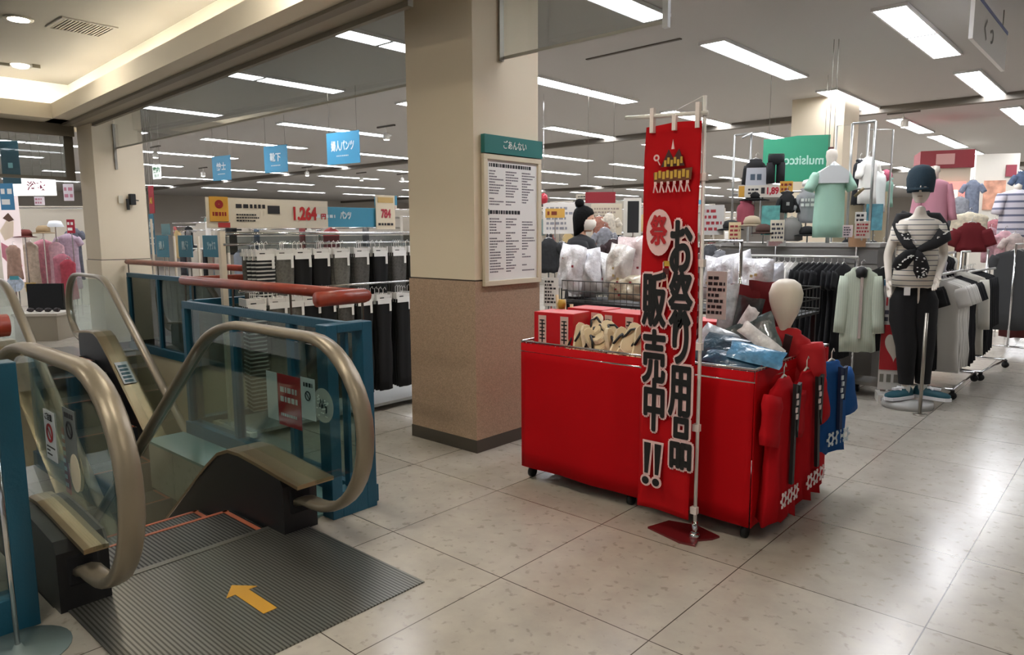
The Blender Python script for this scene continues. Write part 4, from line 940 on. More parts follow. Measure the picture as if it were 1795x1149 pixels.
# heart sign
hp = on(1562, 690, Y=5.44)
t = thing('poster_stand', 'upright poster stand with a white heart on red beside the mannequin', 'poster stand', (hp.x, 5.44, 0), 22)
MB().box(-.11, .11, 0, .02, .12, 1.10).build('panel', mat('bdbab2', .5), t); MB().box(-.11, .11, -.006, 0, .30, .70).build('red_field', mat('9c1018', .5), t)
hz, hr = .56, .042
pts = [(0, .36)]+[(.075*(1-k/5)*0+.075, .56+.0) for k in range(0)]
hp_ = []
for k in range(40):
    q = 2*PI*k/40; hp_.append((.0047*16*sin(q)**3, .515+.0085*(13*cos(q)-5*cos(2*q)-2*cos(3*q)-cos(4*q))))
MB().prism(hp_, -.010, -.006).build('heart', mat('b9b2a4', .5), t)
text('I ♥', .10, mat('9c1018', .5), t, 0, .90, -.004, bold=.002); b = MB(); bars(b, -.09, .09, .72, .84, 2, mat('3a3a44', .6), -.004, .6, rnd, .9); bars(b, -.10, .10, .18, .27, 1, mat('6d6a60', .6), -.004, .8, rnd, .95); b.build('print', None, t)
MB().cbox((0, -.01, 1.07), (.22, .03, .05)).build('blue_header', mat('1d5a7a', .5), t)
t = thing('plinth_box', 'low white printed box under the mannequin shoes', 'box', (on(1578, 706, Z=0).x, on(1578, 706, Z=0).y, 0), 22)
MB().box(-.19, .14, -.10, .14, 0, .075).build('carton', mat('cfccc4', .5), t); b = MB(); bars(b, -.17, -.05, .02, .06, 1, INK, -.104, .8, rnd, .95); b.build('print', None, t)

# ---------------- masked shopper behind the basket stand
pp = thing('person', 'person in black with tied-up black hair and a white face mask behind the basket stand', 'person', (dp(1018, 560, 7.35).x, dp(1018, 560, 7.35).y, -.16), 115)
lg = [((-.09, -.02, .52), (-.09, .02, .10), (-.09, -.08, .04)), ((.09, -.06, .52), (.09, .0, .10), (.09, -.10, .04))]
body(pp, mat('d9a88c', .5), [((-.22, -.06, 1.32), (-.16, -.28, 1.42)), ((.24, -.08, 1.30), (.16, -.30, 1.36))], lg)
hd = head(pp, mat('d9a88c', .5), (0, -.03, 1.80), 0, 1)
hr_ = MB()
hr_.rings([[(rx*cos(2*PI*k/20), ry*sin(2*PI*k/20)+oy, z) for k in range(20)] for z, rx, ry, oy in [(-.16, .05, .03, .075), (-.10, .085, .06, .05), (-.04, .092, .08, .035), (.02, .092, .095, .025), (.07, .088, .108, .008), (.11, .07, .09, .008), (.14, .03, .04, .01), (.146, .005, .005, .01)]])
hr_.lathe([(.001, -.03), (.04, -.02), (.05, .02), (.035, .05), (.001, .06)], (0, .05, .155), 14)
hr_.build('hair', mat('060606', .8, bump=.5, bscale=60, spec=.2), pp, True, loc=(0, -.03, 1.80))
MB().rings([[(rx*cos(PI+PI*k/10), -.01+ry*sin(PI+PI*k/10), z) for k in range(11)] for z, rx, ry in [(-.10, .045, .075), (-.06, .070, .108), (-.02, .076, .112), (.005, .074, .095)]], cap=False, closed=False).build('face_mask', mat('e4ddd0', .7), pp, True, loc=(0, -.03, 1.80))
tee_mesh(.46, .68, .28, .30, .075, 21, 1.08, .6, .07, .72).build('black_top', BLK2, pp, True, loc=(0, 0, 1.66))
m = MB(); m.tube([(-.18, 0, 1.56), (-.225, -.06, 1.32), (-.17, -.26, 1.41)], [.07, .058, .048], 12).tube([(.18, 0, 1.56), (.245, -.08, 1.30), (.17, -.28, 1.355)], [.07, .058, .048], 12)
m.build('sleeves', BLK2, pp, True); trousers(pp, lg, BLK2)

# ================================================================== HANGING GARMENT RACKS
GP = {}
def garment(loc, a, c, label, w=.42, l=.62, kind='tee', group=None, cm=None, d=.042, seed=None):
    key = (c if cm is None else cm.name, w, l, kind)
    if key in GP: o = dup(GP[key])
    else:
        o = thing('garment', 'x', 'garment'); sl = {'tee': .18, 'long': .50, 'none': 0, 'dress': .16}[kind]
        tee_mesh(w, l, d, sl, .062 if kind != 'long' else .055, len(GP)+3, 1.05 if kind != 'dress' else 1.15, 1., .08, .93 if kind == 'long' else .72).build('cloth', cm or mat(c, .85), o, True); hanger(o, w*.85, mat('c4c2be', .3, .5)); GP[key] = o
    o.location = loc; o.rotation_euler = (0, 0, math.radians(a)); o['label'] = label
    if group: o['group'] = group
    return o
def rack(name, label, x0, y0, x1, y1, z, z2=None, castor=True, wdt=.40):
    d = Vector((x1-x0, y1-y0)); Lr = d.length; a = math.degrees(math.atan2(d.y, d.x)); t = thing(name, label, 'clothes rack', (x0, y0, 0), a)
    MB().tube([(0, 0, z), (Lr, 0, z)], .012, 8).build('top_bar', mat('dddcd8', .3, .5), t, True)
    if z2: MB().tube([(0, -.08, z2), (Lr, -.08, z2)], .012, 8).build('lower_bar', mat('dddcd8', .3, .5), t, True)
    for x in (0, Lr):
        MB().tube([(x, 0, .09), (x, 0, z)], .014, 8).build('upright', CHROME, t, True)
        MB().tube([(x, -wdt/2, .09), (x, wdt/2, .09)], .012, 8).build('foot', CHROME, t, True)
        if castor:
            for y in (-wdt/2, wdt/2): MB().tube([(x-.012, y, .035), (x+.012, y, .035)], .035, 14).box(x-.015, x+.015, y-.015, y+.015, .06, .09).build('castor', BLACK, t, True)
    MB().tube([(0, -wdt/2, .09), (Lr, -wdt/2, .09)], .010, 8).build('bottom_bar', CHROME, t, True)
    return t
rack('garment_rack', 'chrome garment rack with white and black clothes behind the red wagon', -.25, 5.55, .78, 5.55, 1.28)
cl = [('a7a5a2', .50), ('55565a', .55), ('8d8b88', .52), ('3f4146', .55), ('b9b6b2', .50), ('e6e3de', .80), ('dedbd6', .82), ('e8e6e2', .80), ('d5d2cc', .82), ('111114', .85), ('0d0d10', .86), ('121215', .84), ('0e0e12', .88), ('141418', .86), ('101013', .84), ('17171c', .84), ('0c0c0f', .88)]
nm = {'a7a5a2': 'light grey', '55565a': 'charcoal', '8d8b88': 'grey', '3f4146': 'slate', 'b9b6b2': 'pale grey'}
for i, (c, l) in enumerate(cl):
    lb = '%s garment, %s from the left on the rack behind the red wagon' % (nm.get(c, 'white' if 5 <= i < 9 else 'black'), ORD[i])
    garment((-.22+i*.055, 5.55, 1.22), 84+(i*37 % 13)-6, c, lb, .42, l, 'dress' if l > .7 else 'tee', 'clothes on the rack behind the wagon')
MINT = stripe_mat('b4bfae', 'c0cab8', .018, 'X', .85, 0, .25)
o = garment((.89, 5.28, 1.20), 30, 'x', 'mint green blouse hung facing the aisle at the end of the rack', .29, .74, 'long', None, MINT)
MB().lathe([(.02, -.0), (.05, -.03), (.045, -.09), (.01, -.11)], n=14).build('black_neck_form', BLACK, o, True, loc=(0, -.01, .01))
MB().box(-.012, .012, -.048, -.04, -.62, -.08).build('button_placket', mat('b5a8a0', .8), o)
garment((1.04, 5.46, 1.20), 40, '101012', 'black long-sleeved garment just behind the mint blouse', .42, .72, 'long')
garment((1.12, 5.66, 1.24), 60, '0e0e10', 'black garment hanging left of the mannequin', .42, .78, 'dress')
t = thing('side_table', 'low grey table with metal legs under the mint blouse', 'table', (.78, 5.72, 0), 0)
MB().box(-.35, .30, -.18, .25, .46, .50).build('top', mat('b9b5ac', .5), t)
for x in (-.32, .27):
    for y in (-.15, .22): MB().box(x-.02, x+.02, y-.02, y+.02, 0, .46).build('leg', mat('8a857c', .35, .6), t)
MB().box(-.3, .25, -.12, .2, .10, .13).build('lower_shelf', mat('77736b', .5), t)
# right-hand racks running away along the aisle
rack('garment_rack', 'nearer chrome rack of white and black shirts right of the mannequin', 1.28, 5.95, 1.28, 7.0, 1.30, 1.12, wdt=.5)
seq = [('0e0e10', .84, 'black'), ('101012', .84, 'black'), ('e2dfd9', .84, 'white'), ('d9d6d0', .86, 'white'), ('e6e3dd', .84, 'white'), ('d5d2cc', .85, 'white'), ('e2dfd9', .84, 'white'), ('dcd9d3', .85, 'white'), ('e0ddd7', .84, 'white'), ('d6d3cd', .85, 'white'), ('111114', .86, 'black'), ('0f0f12', .88, 'black'), ('131318', .86, 'black'), ('101014', .86, 'black'), ('111114', .85, 'black')]
for i, (c, l, n_) in enumerate(seq):
    garment((1.30 if i > 1 else 1.14, 5.97+i*.068, 1.07), 4+(i*29 % 11)-5, c, '%s shirt, %s from the near end of the first rack by the aisle' % (n_, ORD[i]), .44, l, 'tee', 'shirts on the first aisle rack')
up2 = [('3c3c42', 'charcoal'), ('c9c4cc', 'lilac'), ('8a8890', 'grey'), ('cfcad2', 'lilac'), ('17171a', 'black'), ('18181c', 'black'), ('26262b', 'black'), ('d9d6ce', 'ivory')]
for i, (c, n_) in enumerate(up2):
    garment((1.16, 6.0+i*.12, 1.30), 6+(i*17 % 9), c, '%s top on the upper bar, %s from the near end of the first aisle rack' % (n_, ORD[i]), .36, .36, 'none', 'tops on the upper bar')
rack('garment_rack', 'second chrome rack with an ivory shirt at its end, further along the aisle', 1.32, 7.1, 1.40, 8.1, 1.30, 1.10, wdt=.5)
seq = [('d9d5c9', .84, 'ivory'), ('121216', .86, 'black'), ('101012', .86, 'black'), ('16161a', .86, 'black'), ('1a1a1e', .84, 'black'), ('101014', .84, 'black')]
for i, (c, l, n_) in enumerate(seq):
    garment((1.34, 7.08+i*.11, 1.10), 8+(i*29 % 11)-5, c, '%s shirt, %s from the near end of the second aisle rack' % (n_, ORD[i]), .44, l, 'long', 'shirts on the second aisle rack')
rj = garment((1.34, 7.4, 1.60), 20, '6a0f18', 'dark red jacket with a black shoulder on top of the aisle rack', .28, .30, 'tee')
rack('garment_rack', 'third rack with dark grey and red skirts at the right edge', 1.52, 9.2, 1.66, 11.0, 1.35, None, wdt=.5)
seq = [('3c3d3e', 'dark grey'), ('45474a', 'grey'), ('333538', 'charcoal'), ('7a2228', 'dark red'), ('8c4a40', 'brick'), ('9a3038', 'red'), ('b0803a', 'ochre'), ('a8752e', 'ochre'), ('7a3a30', 'rust')]
for i, (c, n_) in enumerate(seq):
    garment((1.53+i*.015, 9.22+i*.2, 1.28), 10, c, '%s dress, %s from the near end of the third aisle rack' % (n_, ORD[i]), .46, .98, 'dress', 'dresses on the third aisle rack')
garment((1.60, 9.62, .62), 12, '5e2a28', 'rust red skirt peeping out below the grey dresses at the right edge', .46, .46, 'none')

# ================================================================== DISPLAY ISLAND BEHIND THE WAGON (counter, tops, caps, price cards)
t = thing('display_counter', 'grey display counter with a tall chrome frame behind the basket stand', 'display counter', (-.95, 6.35, 0))
MB().box(0, 1.75, -.25, .35, 0, 1.36).build('cabinet', mat('83807a', .6), t); MB().box(-.02, 1.77, -.27, .37, 1.36, 1.40).build('top', mat('a8a6a2', .4), t)
MB().box(0, 1.75, -.262, -.25, 1.20, 1.33).build('grey_band', mat('6d6b68', .5), t)
m = MB()
for x in (.02, .22, 1.30, 1.52): m.tube([(x, .25, 1.4), (x, .25, 2.62)], .014, 8)
m.tube([(.02, .25, 2.62), (.22, .25, 2.62), (.22, .02, 2.55)], .012, 8).tube([(1.30, .25, 2.62), (1.52, .25, 2.62)], .012, 8).tube([(.02, .25, 1.95), (1.52, .25, 1.95)], .010, 8)
m.build('chrome_frame', mat('a9a9a6', .3, .7), t, True)
YC = 6.33
def wallgar(px, py, wpx, lpx, c, label, kind='tee', D=None, Y=YC, a=30, cm=None):
    p = on(px, py, Y=Y); D = (p-CAM).dot(FW); w = wid(wpx, D, a); l = wid(lpx, D)
    g = thing('garment', label, 'garment', p, a); sl = {'tee': .16, 'long': .42, 'none': 0}[kind]
    tee_mesh(w, l, .12, min(sl, l*.7), w*.15, int(px), 1.03, .7, .07, .75 if kind == 'tee' else .9).build('cloth', cm or mat(c, .85), g, True); hanger(g, w*.8, mat('c4c2be', .3, .5)); return g
g = wallgar(1325, 279, 34, 46, '0d0d0f', 'black long-sleeved top with a white bib print on the display frame', 'long')
b = MB(); b.prism([(-.10, -.10), (.10, -.10), (.11, -.30), (-.11, -.30)], -.085, -.078, mat('c2c4cc', .6)); bars(b, -.06, .06, -.24, -.16, 1, mat('4a5a6a', .6), -.088, .8, rnd, .95); b.build('bib_print', None, g)
t = thing('garment', 'black trousers hung on the display frame under the green banner', 'garment', on(1361, 272, Y=YC), 30)
MB().rings([[(.085*cos(2*PI*k/14), .05*sin(2*PI*k/14), z) for k in range(14)] for z in (0, -.10)]).rings([[(-.05+.045*cos(2*PI*k/12), .045*sin(2*PI*k/12), z) for k in range(12)] for z in (-.08, -.30)]).rings([[(.05+.045*cos(2*PI*k/12), .045*sin(2*PI*k/12), z) for k in range(12)] for z in (-.08, -.30)]).build('cloth', BLK2, t, True)
MB().tube([(-.08, 0, .01), (.08, 0, .01)], .006, 6).build('hanger', CHROME, t)
def fn_189(t, w, h):
    text('1,89', h*.75, mat('b01c30', .5), t, w*.24, 0, -.004, bold=.004, sx=.8); b = MB(); bars(b, -w*.28, w*.0, -h*.3, h*.3, 2, INK, -.004, .5, rnd, .7); b.box(w*.0, w*.08, -.005, -.003, -h*.2, h*.3, INK); b.cbox((-w*.42, -.006, 0), (w*.12, .006, h*.9), mat('c9983a', .5)); b.build('print', None, t)
sign('price_sign', 'long white price sign reading 1,89 on the display frame', 1296, 325, 1372, 346, 30, mat('d5d0c6', .6), Y=6.25, fn=fn_189, stem=.35)
def plain(rows, col=INK, fill=.5):
    def f(t, w, h): b = MB(); bars(b, -w*.4, w*.4, -h*.4, h*.4, rows, col, -.004, fill, rnd, .6); b.build('print', None, t)
    return f
sign('tag_card', 'tilted yellow card beside the long price sign', 1368, 318, 1389, 338, 30, mat('cf9a3a', .5), Y=6.2, fn=plain(2, mat('7a2018', .5)), stem=.8)
g = wallgar(1380, 336, 26, 36, '101012', 'black hooded top on a stand beside the yellow card', 'tee', Y=6.2); MB().cbox((0, -.075, -.13), (.03, .008, .035)).build('emblem', mat('9a9a96', .6), g)
MB().tube([(0, 0, -.1), (0, 0, -.36)], .008, 6).build('stand', CHROME, g)
g = wallgar(1415, 330, 28, 60, '9b9c9e', 'grey tee with white print and a white cap above it', 'tee', Y=6.3)
b = MB(); bars(b, -.07, .07, -.20, -.10, 2, PAPER, -.078, .6, rnd, .8); b.build('print', None, g); MB().lathe([(.05, 0), (.055, .03), (.04, .06), (.001, .07)], n=14).build('cap', PAPER, g, True, loc=(0, 0, .02)); MB().tube([(0, 0, -.1), (0, 0, -.5)], .008, 6).build('stand', CHROME, g)
g = wallgar(1388, 382, 36, 40, '8b8986', 'grey folded top lying under the black hooded top', 'none', Y=6.2)
# mint polo torso
p = on(1457, 292, Y=6.15); t = thing('torso_form', 'white torso form in a mint and white polo shirt on the display counter', 'torso form', (p.x, p.y, 1.40), 36); hz = p.z-1.40
POLO = mat('a5cdb9', .8)
o = tee_mesh(.30, .70, .20, .18, .055, 31, 1.0, .5, .06, .66).build('polo_shirt', POLO, t, True, loc=(0, 0, hz))
m = MB(); m.prism([(-.05, 0), (.05, 0), (.14, -.06), (.135, -.17), (-.135, -.17), (-.14, -.06)], -.118, -.06); m.build('white_yoke', mat('d8dcdc', .8), t, loc=(0, 0, hz))
MB().lathe([(.05, -.02), (.045, .05), (.055, .10), (.05, .15), (.02, .17)], (0, 0, hz), 16).build('neck_form', SKIN_M, t, True)
MB().tube([(-.0, -.03, hz+.02), (.05, -.07, hz-.03)], .035, 8).tube([(0, .0, hz-.6), (0, 0, 0)], .02, 8).build('collar', mat('e2e4e4', .7), t, True)
MB().tube([(.23, -.03, hz-.30), (.27, -.06, hz-.25), (.30, -.07, hz-.22)], .016, 6).build('hand_stub', mat('8a7a5a', .5), t, True)
# caps, hats, small cards along the counter top
def hat(px, py, Y, c, label, s=1., brim=True, up=0.):
    p = on(px, py, Y=Y); t = thing('hat', label, 'hat', p, 20)
    MB().lathe([(.085*s, 0), (.09*s, .04*s), (.07*s, .085*s), (.03*s, .10*s), (.001, .102*s)], n=18, sy=1.1).build('crown', mat(c, .8), t, True)
    if brim: MB().lathe([(.15*s, -.012), (.085*s, .004), (.085*s, .008), (.15*s, -.006)], n=18).build('brim', mat(c, .8), t, True)
    MB().tube([(0, 0, .04), (0, 0, -up-.12)], .008, 6).build('stand', CHROME, t); return t
hat(1281, 402, 6.1, '15181a', 'black cap behind the yellow and white price cards'); hat(1415, 412, 6.2, '101012', 'black cap at the foot of the mint polo form', .9); hat(1322, 350, 6.3, '0d0d0f', 'flat black hat under the long 1,89 price sign', 1.1)
hat(1318, 395, 6.1, 'b0a088', 'beige hat tilted beside the teal picture card'); hat(1338, 408, 6.0, '4a3028', 'dark brown hat in front of the teal picture card', .9)
g = wallgar(1308, 352, 30, 44, '9a4a58', 'pink and red patterned top at the left of the display counter', 'none', Y=6.2)
sign('picture_card', 'teal picture card with pale pattern standing on the display counter', 1336, 361, 1365, 412, 25, mat('5fa5a0', .5, var=.35, vscale=14), Y=6.05, stem=.0)
for i, (x0, y0, x1, y1, c, hc, lb) in enumerate([(1278, 390, 1298, 426, 'dcc79c', None, 'cream price card with yellow mark at the left of the counter'), (1351, 386, 1374, 424, 'd8d0bc', None, 'cream price card with red figures in front of the picture card'), (1228, 360, 1268, 412, 'c9c7c3', None, 'large pale price board just right of the banner pole'), (1478, 395, 1494, 416, 'd6c6c6', None, 'small white card with pink print beside the mint polo'), (1500, 388, 1524, 418, 'c9beb0', None, 'pale card stack right of the polo form'),
        (1241, 452, 1268, 474, 'a3a5aa', None, 'small grey-blue card behind the bagged clothes'), (1345, 422, 1376, 432, 'b0b0ac', None, 'narrow grey shelf label on the counter front')]):
    sign('price_card', lb, x0, y0, x1, y1, 30, mat(c, .6), Y=5.98 if i != 5 else 4.1, fn=plain(4, mat(('a03038', '3a3a44')[i % 2], .6)), stem=.3 if i in (5, 6) else .02)
def fmir(t, w, h):
    o = text('mulsiʇɔɔ'.replace('ʇ', 't').replace('ɔ', 'c'), h*.30, mat('a8cfc0', .5), t, w*.12, 0, -.004, bold=.003, sx=.8); o.scale = (-.95, 1, 1)
    MB().prism([(-w/2, h*.5), (-w*.32, h*.5), (w*.0, h*.58), (w/2, h*.60), (w/2, h*.5)], 0, .008).build('slanted_edge', mat('2c8a68', .5), t)
sign('hanging_banner', 'large green hanging banner with mirrored white lettering', 1338, 245, 1453, 318, 40, mat('2c8a68', .5), D=9.3, fn=fmir, hang=1)
pc = on(1397, 205, Y=10)
t = column(-1.52, -.74, 9.8, 10.5, 'pillar', 'cream pillar behind the green banner', CZ)
sign('wall_poster', 'small black and white card hanging above the mint polo form', 1452, 258, 1461, 276, 30, mat('5a3030', .6), D=7.6, hang=1)
# frame with white dress forms right of the green banner
t = thing('garment_stand', 'tall chrome garment frame with white tops right of the polo form', 'clothes rack', (on(1515, 300, Y=7.2).x, 7.2, 0), 20)
MB().tube([(-.30, 0, 0), (-.30, 0, 2.68), (.02, 0, 2.68), (.02, 0, 0)], .012, 8).tube([(.02, 0, 2.62), (.27, .1, 2.62), (.27, .1, 0)], .010, 8).build('frame', mat('b5b4b0', .3, .6), t, True)
MB().box(-.28, .25, .06, .10, .0, 1.95).build('back_panel', mat('b9a98c', .6), t)
wallgar(1524, 276, 34, 80, 'e9e6df', 'white top hung facing the aisle on the tall chrome frame', 'tee', Y=7.1, a=60)
wallgar(1508, 280, 22, 78, '22242a', 'dark narrow top beside the white one on the tall frame', 'none', Y=7.15, a=70)
wallgar(1542, 300, 24, 70, 'dfe2de', 'pale long top at the right of the tall chrome frame', 'none', Y=7.2, a=60)
wallgar(1556, 312, 20, 50, '8fb5a4', 'mint garment under the pink flower right of the tall frame', 'none', Y=7.6)
t = thing('flower_ball', 'pink pompom flower on the tall chrome frame', 'decoration', dp(1553, 308, 8.0)); MB().lathe([(.001, -.07), (.05, -.05), (.07, 0), (.05, .05), (.001, .07)], n=14).build('petals', mat('c8647c', .7, bump=.6, bscale=40), t, True); MB().tube([(0, 0, 0), (0, 0, -.9)], .006, 5).build('stem', CHROME, t)
sign('picture_card', 'teal-blue picture card left of the mannequin scarf', 1519, 358, 1546, 404, 30, mat('5f97a5', .5, var=.4, vscale=12), D=7.4, stem=.5)
sign('price_card', 'white and grey card below the teal-blue card', 1500, 372, 1518, 392, 30, mat('d9d6d0', .6), D=7.2, fn=plain(2), stem=.5)
t = thing('shop_box', 'brown cardboard-coloured box on the racks left of the mannequin', 'box', dp(1502, 424, 7.0), 25); MB().box(-.07, .07, -.06, .06, -.05, .06).build('carton', mat('b08a68', .6), t); MB().tube([(0, 0, -.05), (0, 0, -.9)], .01, 6).build('stand', CHROME, t)
for i, (px, c, n_) in enumerate([(1490, '16161a', 'black'), (1510, '2a2a2e', 'charcoal'), (1530, '111113', 'black'), (1548, '1c1c20', 'black')]):
    wallgar(px, 415+i*4, 34, 90, c, '%s garment on the dim rack left of the mannequin, %s from the left' % (n_, ORD[i]), 'tee', Y=6.6+.05*i, a=70)

# ================================================================== RIGHT BACKGROUND
t = thing('lightbox_pillar', 'cream pillar with a glowing red lightbox and red top panels behind the mannequin', 'pillar', (dp(1652, 400, 12.6).x, dp(1652, 400, 12.6).y, 0), 20)
MB().box(-.36, .36, 0, .7, 0, 2.86).build('shaft', mat('d2c7b2', .6), t); MB().box(-.42, .40, -.05, .75, 2.60, 2.90).build('top_panel', mat('8c2c34', .5), t)
MB().box(-.18, .10, -.07, -.05, 2.66, 2.84).build('white_panel', mat('c99a94', .5), t)
MB().box(-.14, .30, -.06, 0, 1.62, 2.36).build('lightbox', mat('e8847a', .5, emit=.4), t); MB().box(.06, .18, -.07, -.06, 1.72, 2.22).box(-.05, .06, -.07, -.06, 1.72, 1.98, mat('f4e3c8', .5, emit=.6)).build('lightbox_picture', mat('c4141c', .5, emit=.3), t)
p = dp(1632, 400, 9.2)
t = thing('torso_form', 'torso form in a pink cardigan behind the capped mannequin', 'torso form', (p.x, p.y, 0), 30); 
tee_mesh(.36, .60, .22, .46, .055, 51, 1.0, .5, .06, .86).build('cardigan', mat('b8808e', .8), t, True, loc=(0, 0, 2.18)); MB().lathe([(.045, -.02), (.04, .05), (.06, .07), (.05, .14), (.001, .15)], (0, 0, 2.19), 14).tube([(0, 0, 0), (0, 0, 1.7)], .02, 8).lathe([(.001, 0), (.16, 0), (.16, .02), (.001, .03)], n=18).build('form', SKIN_M, t, True)
p = dp(1783, 350, 10.5)
t = thing('torso_form', 'torso form in a grey and white striped shirt at the right edge', 'torso form', (p.x, p.y, 0), 30)
tee_mesh(.46, .75, .24, .3, .07, 52, 1.0, .5, .06, .8).build('striped_shirt', stripe_mat('6d7086', 'cfcbd4', .10, 'Z', .8, 0, .3), t, True, loc=(0, 0, 2.12)); MB().lathe([(.045, -.02), (.05, .05), (.001, .08)], (0, 0, 2.12), 14).tube([(0, 0, 0), (0, 0, 1.5)], .02, 8).lathe([(.001, 0), (.16, 0), (.16, .02), (.001, .03)], n=18).build('form', SKIN_M, t, True)
t = thing('poster_pillar', 'pale pillar with a framed flower poster behind the striped shirt', 'pillar', (dp(1740, 400, 16).x, dp(1740, 400, 16).y, 0), 25)
MB().box(-.42, .42, 0, .7, 0, CZ-.3).build('shaft', mat('cfcabf', .6), t); MB().box(-.24, .18, -.03, 0, 1.98, 2.62).build('poster', mat('c9947c', .5, var=.4, vscale=5), t); MB().box(.16, .36, -.04, 0, 2.70, 2.95).build('red_label', mat('8c3844', .5), t)
for i, (px, py, D, w, l, c, k, lb) in enumerate([(1706, 316, 12, 24, 80, '8a94a8', 'tee', 'blue patterned top hanging left of the flower poster'), (1683, 345, 12, 30, 30, 'a0a4ac', 'none', 'grey folded knit on the shelf beside the glowing pillar'), (1700, 372, 10.5, 60, 40, 'c8bfa8', 'none', 'beige garment slanting over the rack behind the mannequin'), (1745, 385, 12, 34, 50, 'c8848c', 'none', 'pink and white top right of the red jacket'),
        (1762, 405, 10, 30, 60, 'c49aa0', 'tee', 'pale pink top on the rack behind the red jacket'), (1738, 400, 11, 26, 60, 'b08890', 'tee', 'dusty pink top on the rack behind the red jacket'), (1780, 410, 9.8, 30, 80, 'b8aaa4', 'tee', 'pale top hanging at the right edge above the skirts'), (1792, 300, 11, 20, 60, '5a6a86', 'tee', 'navy top at the extreme right edge'), (1660, 372, 11, 24, 40, '4a4c50', 'none', 'dark boxed item on the rack behind the scarf')]):
    p = dp(px, py, D); g = thing('garment', lb, 'garment', p, 25); w_ = wid(w, D); l_ = wid(l, D)
    tee_mesh(w_, l_, .10, .15 if k == 'tee' else 0, .05, 90+i, 1.03, .8, .06).build('cloth', mat(c, .85, var=.25, vscale=20), g, True); hanger(g, w_*.8, CHROME); MB().tube([(0, .07, 0), (0, .07, -p.z)], .01, 6).build('stand', CHROME, g)

# ================================================================== MIDDLE BACKGROUND (right of the big pillar)
def bgsign(lb, x0, y0, x1, y1, c, D, rows=0, col=INK, a=FACE, stem=None, name='sign', hang=0, emit=0, fn=None):
    p = dp((x0+x1)/2, y1, D)
    return sign(name, lb, x0, y0, x1, y1, a, mat(c, .6, emit=emit), D=D, fn=fn or (plain(rows, col) if rows else None), stem=0 if hang else (p.z if stem is None else stem), hang=hang)
bgsign('dark red sign board over the checkout behind the masked shopper', 1026, 337, 1079, 356, '8c1c26', 10.5, hang=1)
bgsign('white sign with yellow patches behind the masked shopper', 952, 356, 1010, 410, 'd8d4ce', 10.5, 5, mat('8a8a92', .6))
t = bgsign('yellow starburst card on the white sign behind the shopper', 956, 366, 990, 382, 'd0a048', 10.2, 1, mat('7a3018', .6))
bgsign('black tall panel just left of the banner', 1100, 353, 1120, 408, '0c0c0e', 10.5)
bgsign('pale tall panel framing the black one left of the banner', 1093, 348, 1124, 414, 'd4cfc4', 10.8)
bgsign('cream wall panel with faint print behind the checkout', 1036, 358, 1090, 412, 'beb29c', 11.5, 7, mat('8a7a70', .6))
t = thing('balloon', 'small red round decoration right of the notice board', 'decoration', dp(953, 349, 10.5)); MB().lathe([(.001, -.09), (.05, -.06), (.066, 0), (.05, .06), (.001, .09)], n=14).build('ball', mat('b02a38', .4), t, True); MB().tube([(0, 0, 0), (0, 0, CZ-t.location.z)], .004, 4).build('string', CHROME, t)
for i, (px, py, D, w, l, c, lb) in enumerate([(962, 418, 8.4, 34, 60, '2b2c2e', 'black patterned garment at the left behind the shopper'), (985, 425, 8.6, 30, 50, '444648', 'charcoal garment behind the shopper'), (1060, 400, 9, 30, 60, '8a8a90', 'grey lacy top right of the shopper'), (1075, 420, 8.6, 34, 50, '3a2a2c', 'dark red and black top right of the shopper'), (1090, 415, 8.8, 26, 50, '26282c', 'black top on the rack left of the banner'), (1068, 375, 10, 26, 50, 'c9bfae', 'ivory top on the checkout wall'), (1050, 380, 10, 22, 60, '9c6a5a', 'brown scarf hanging on the checkout wall'), (1118, 425, 8.8, 24, 50, '5a4048', 'dark plum top close to the banner'),
        (1245, 430, 7.8, 34, 60, '4a4c50', 'charcoal garment right of the banner pole'), (1262, 440, 7.4, 30, 40, '7a7c80', 'grey garment under the pale price board')]):
    p = dp(px, py, D); g = thing('garment', lb, 'garment', p, 40); w_ = wid(w, D); l_ = wid(l, D)
    tee_mesh(w_, l_, .10, .12, .05, 190+i, 1.03, .8, .06).build('cloth', mat(c, .85, var=.3, vscale=25), g, True); hanger(g, w_*.8, CHROME); MB().tube([(0, .07, 0), (0, .07, -p.z)], .01, 6).build('stand', CHROME, g)

# ================================================================== LEFT SHOP (beyond the far end of the escalator hall)
bgsign('glowing white sign with red brush characters at the left', 17, 312, 98, 343, 'f4f2f0', 13.5, emit=.45, hang=1, fn=lambda t, w, h: text('浴衣', h*.55, mat('7a3048', .5), t, w*.08, 0, -.004, bold=.004))
bgsign('dark teal hanging sign at the upper left', 2, 248, 34, 322, '16404a', 12.5, 0, hang=1, fn=lambda t, w, h: MB().cbox((0, -.003, -.05), (w*.25, .003, h*.12)).build('mark', mat('6fa0a0', .5), t))
bgsign('bright blue poster at the left edge', 0, 322, 24, 368, '3a7ea8', 12.2, 2, PAPER)
t = bgsign('tall backlit poster of pink shapes at the left edge', 0, 345, 38, 495, 'e9d9d8', 12.3, 0, emit=.15)
m = MB(); m.prism([(-.17, .15), (-.02, .35), (.08, .30), (.05, .05), (-.1, -.02)], -.008, -.004, mat('f2ddc6', .5)); m.prism([(-.17, -.05), (.0, -.15), (.16, -.45), (.10, -.60), (-.17, -.30)], -.009, -.004, mat('cf7f90', .5)); m.prism([(-.10, .36), (.0, .45), (.09, .33), (.0, .30)], -.009, -.004, mat('6a4a3a', .5)); m.build('picture', None, t)
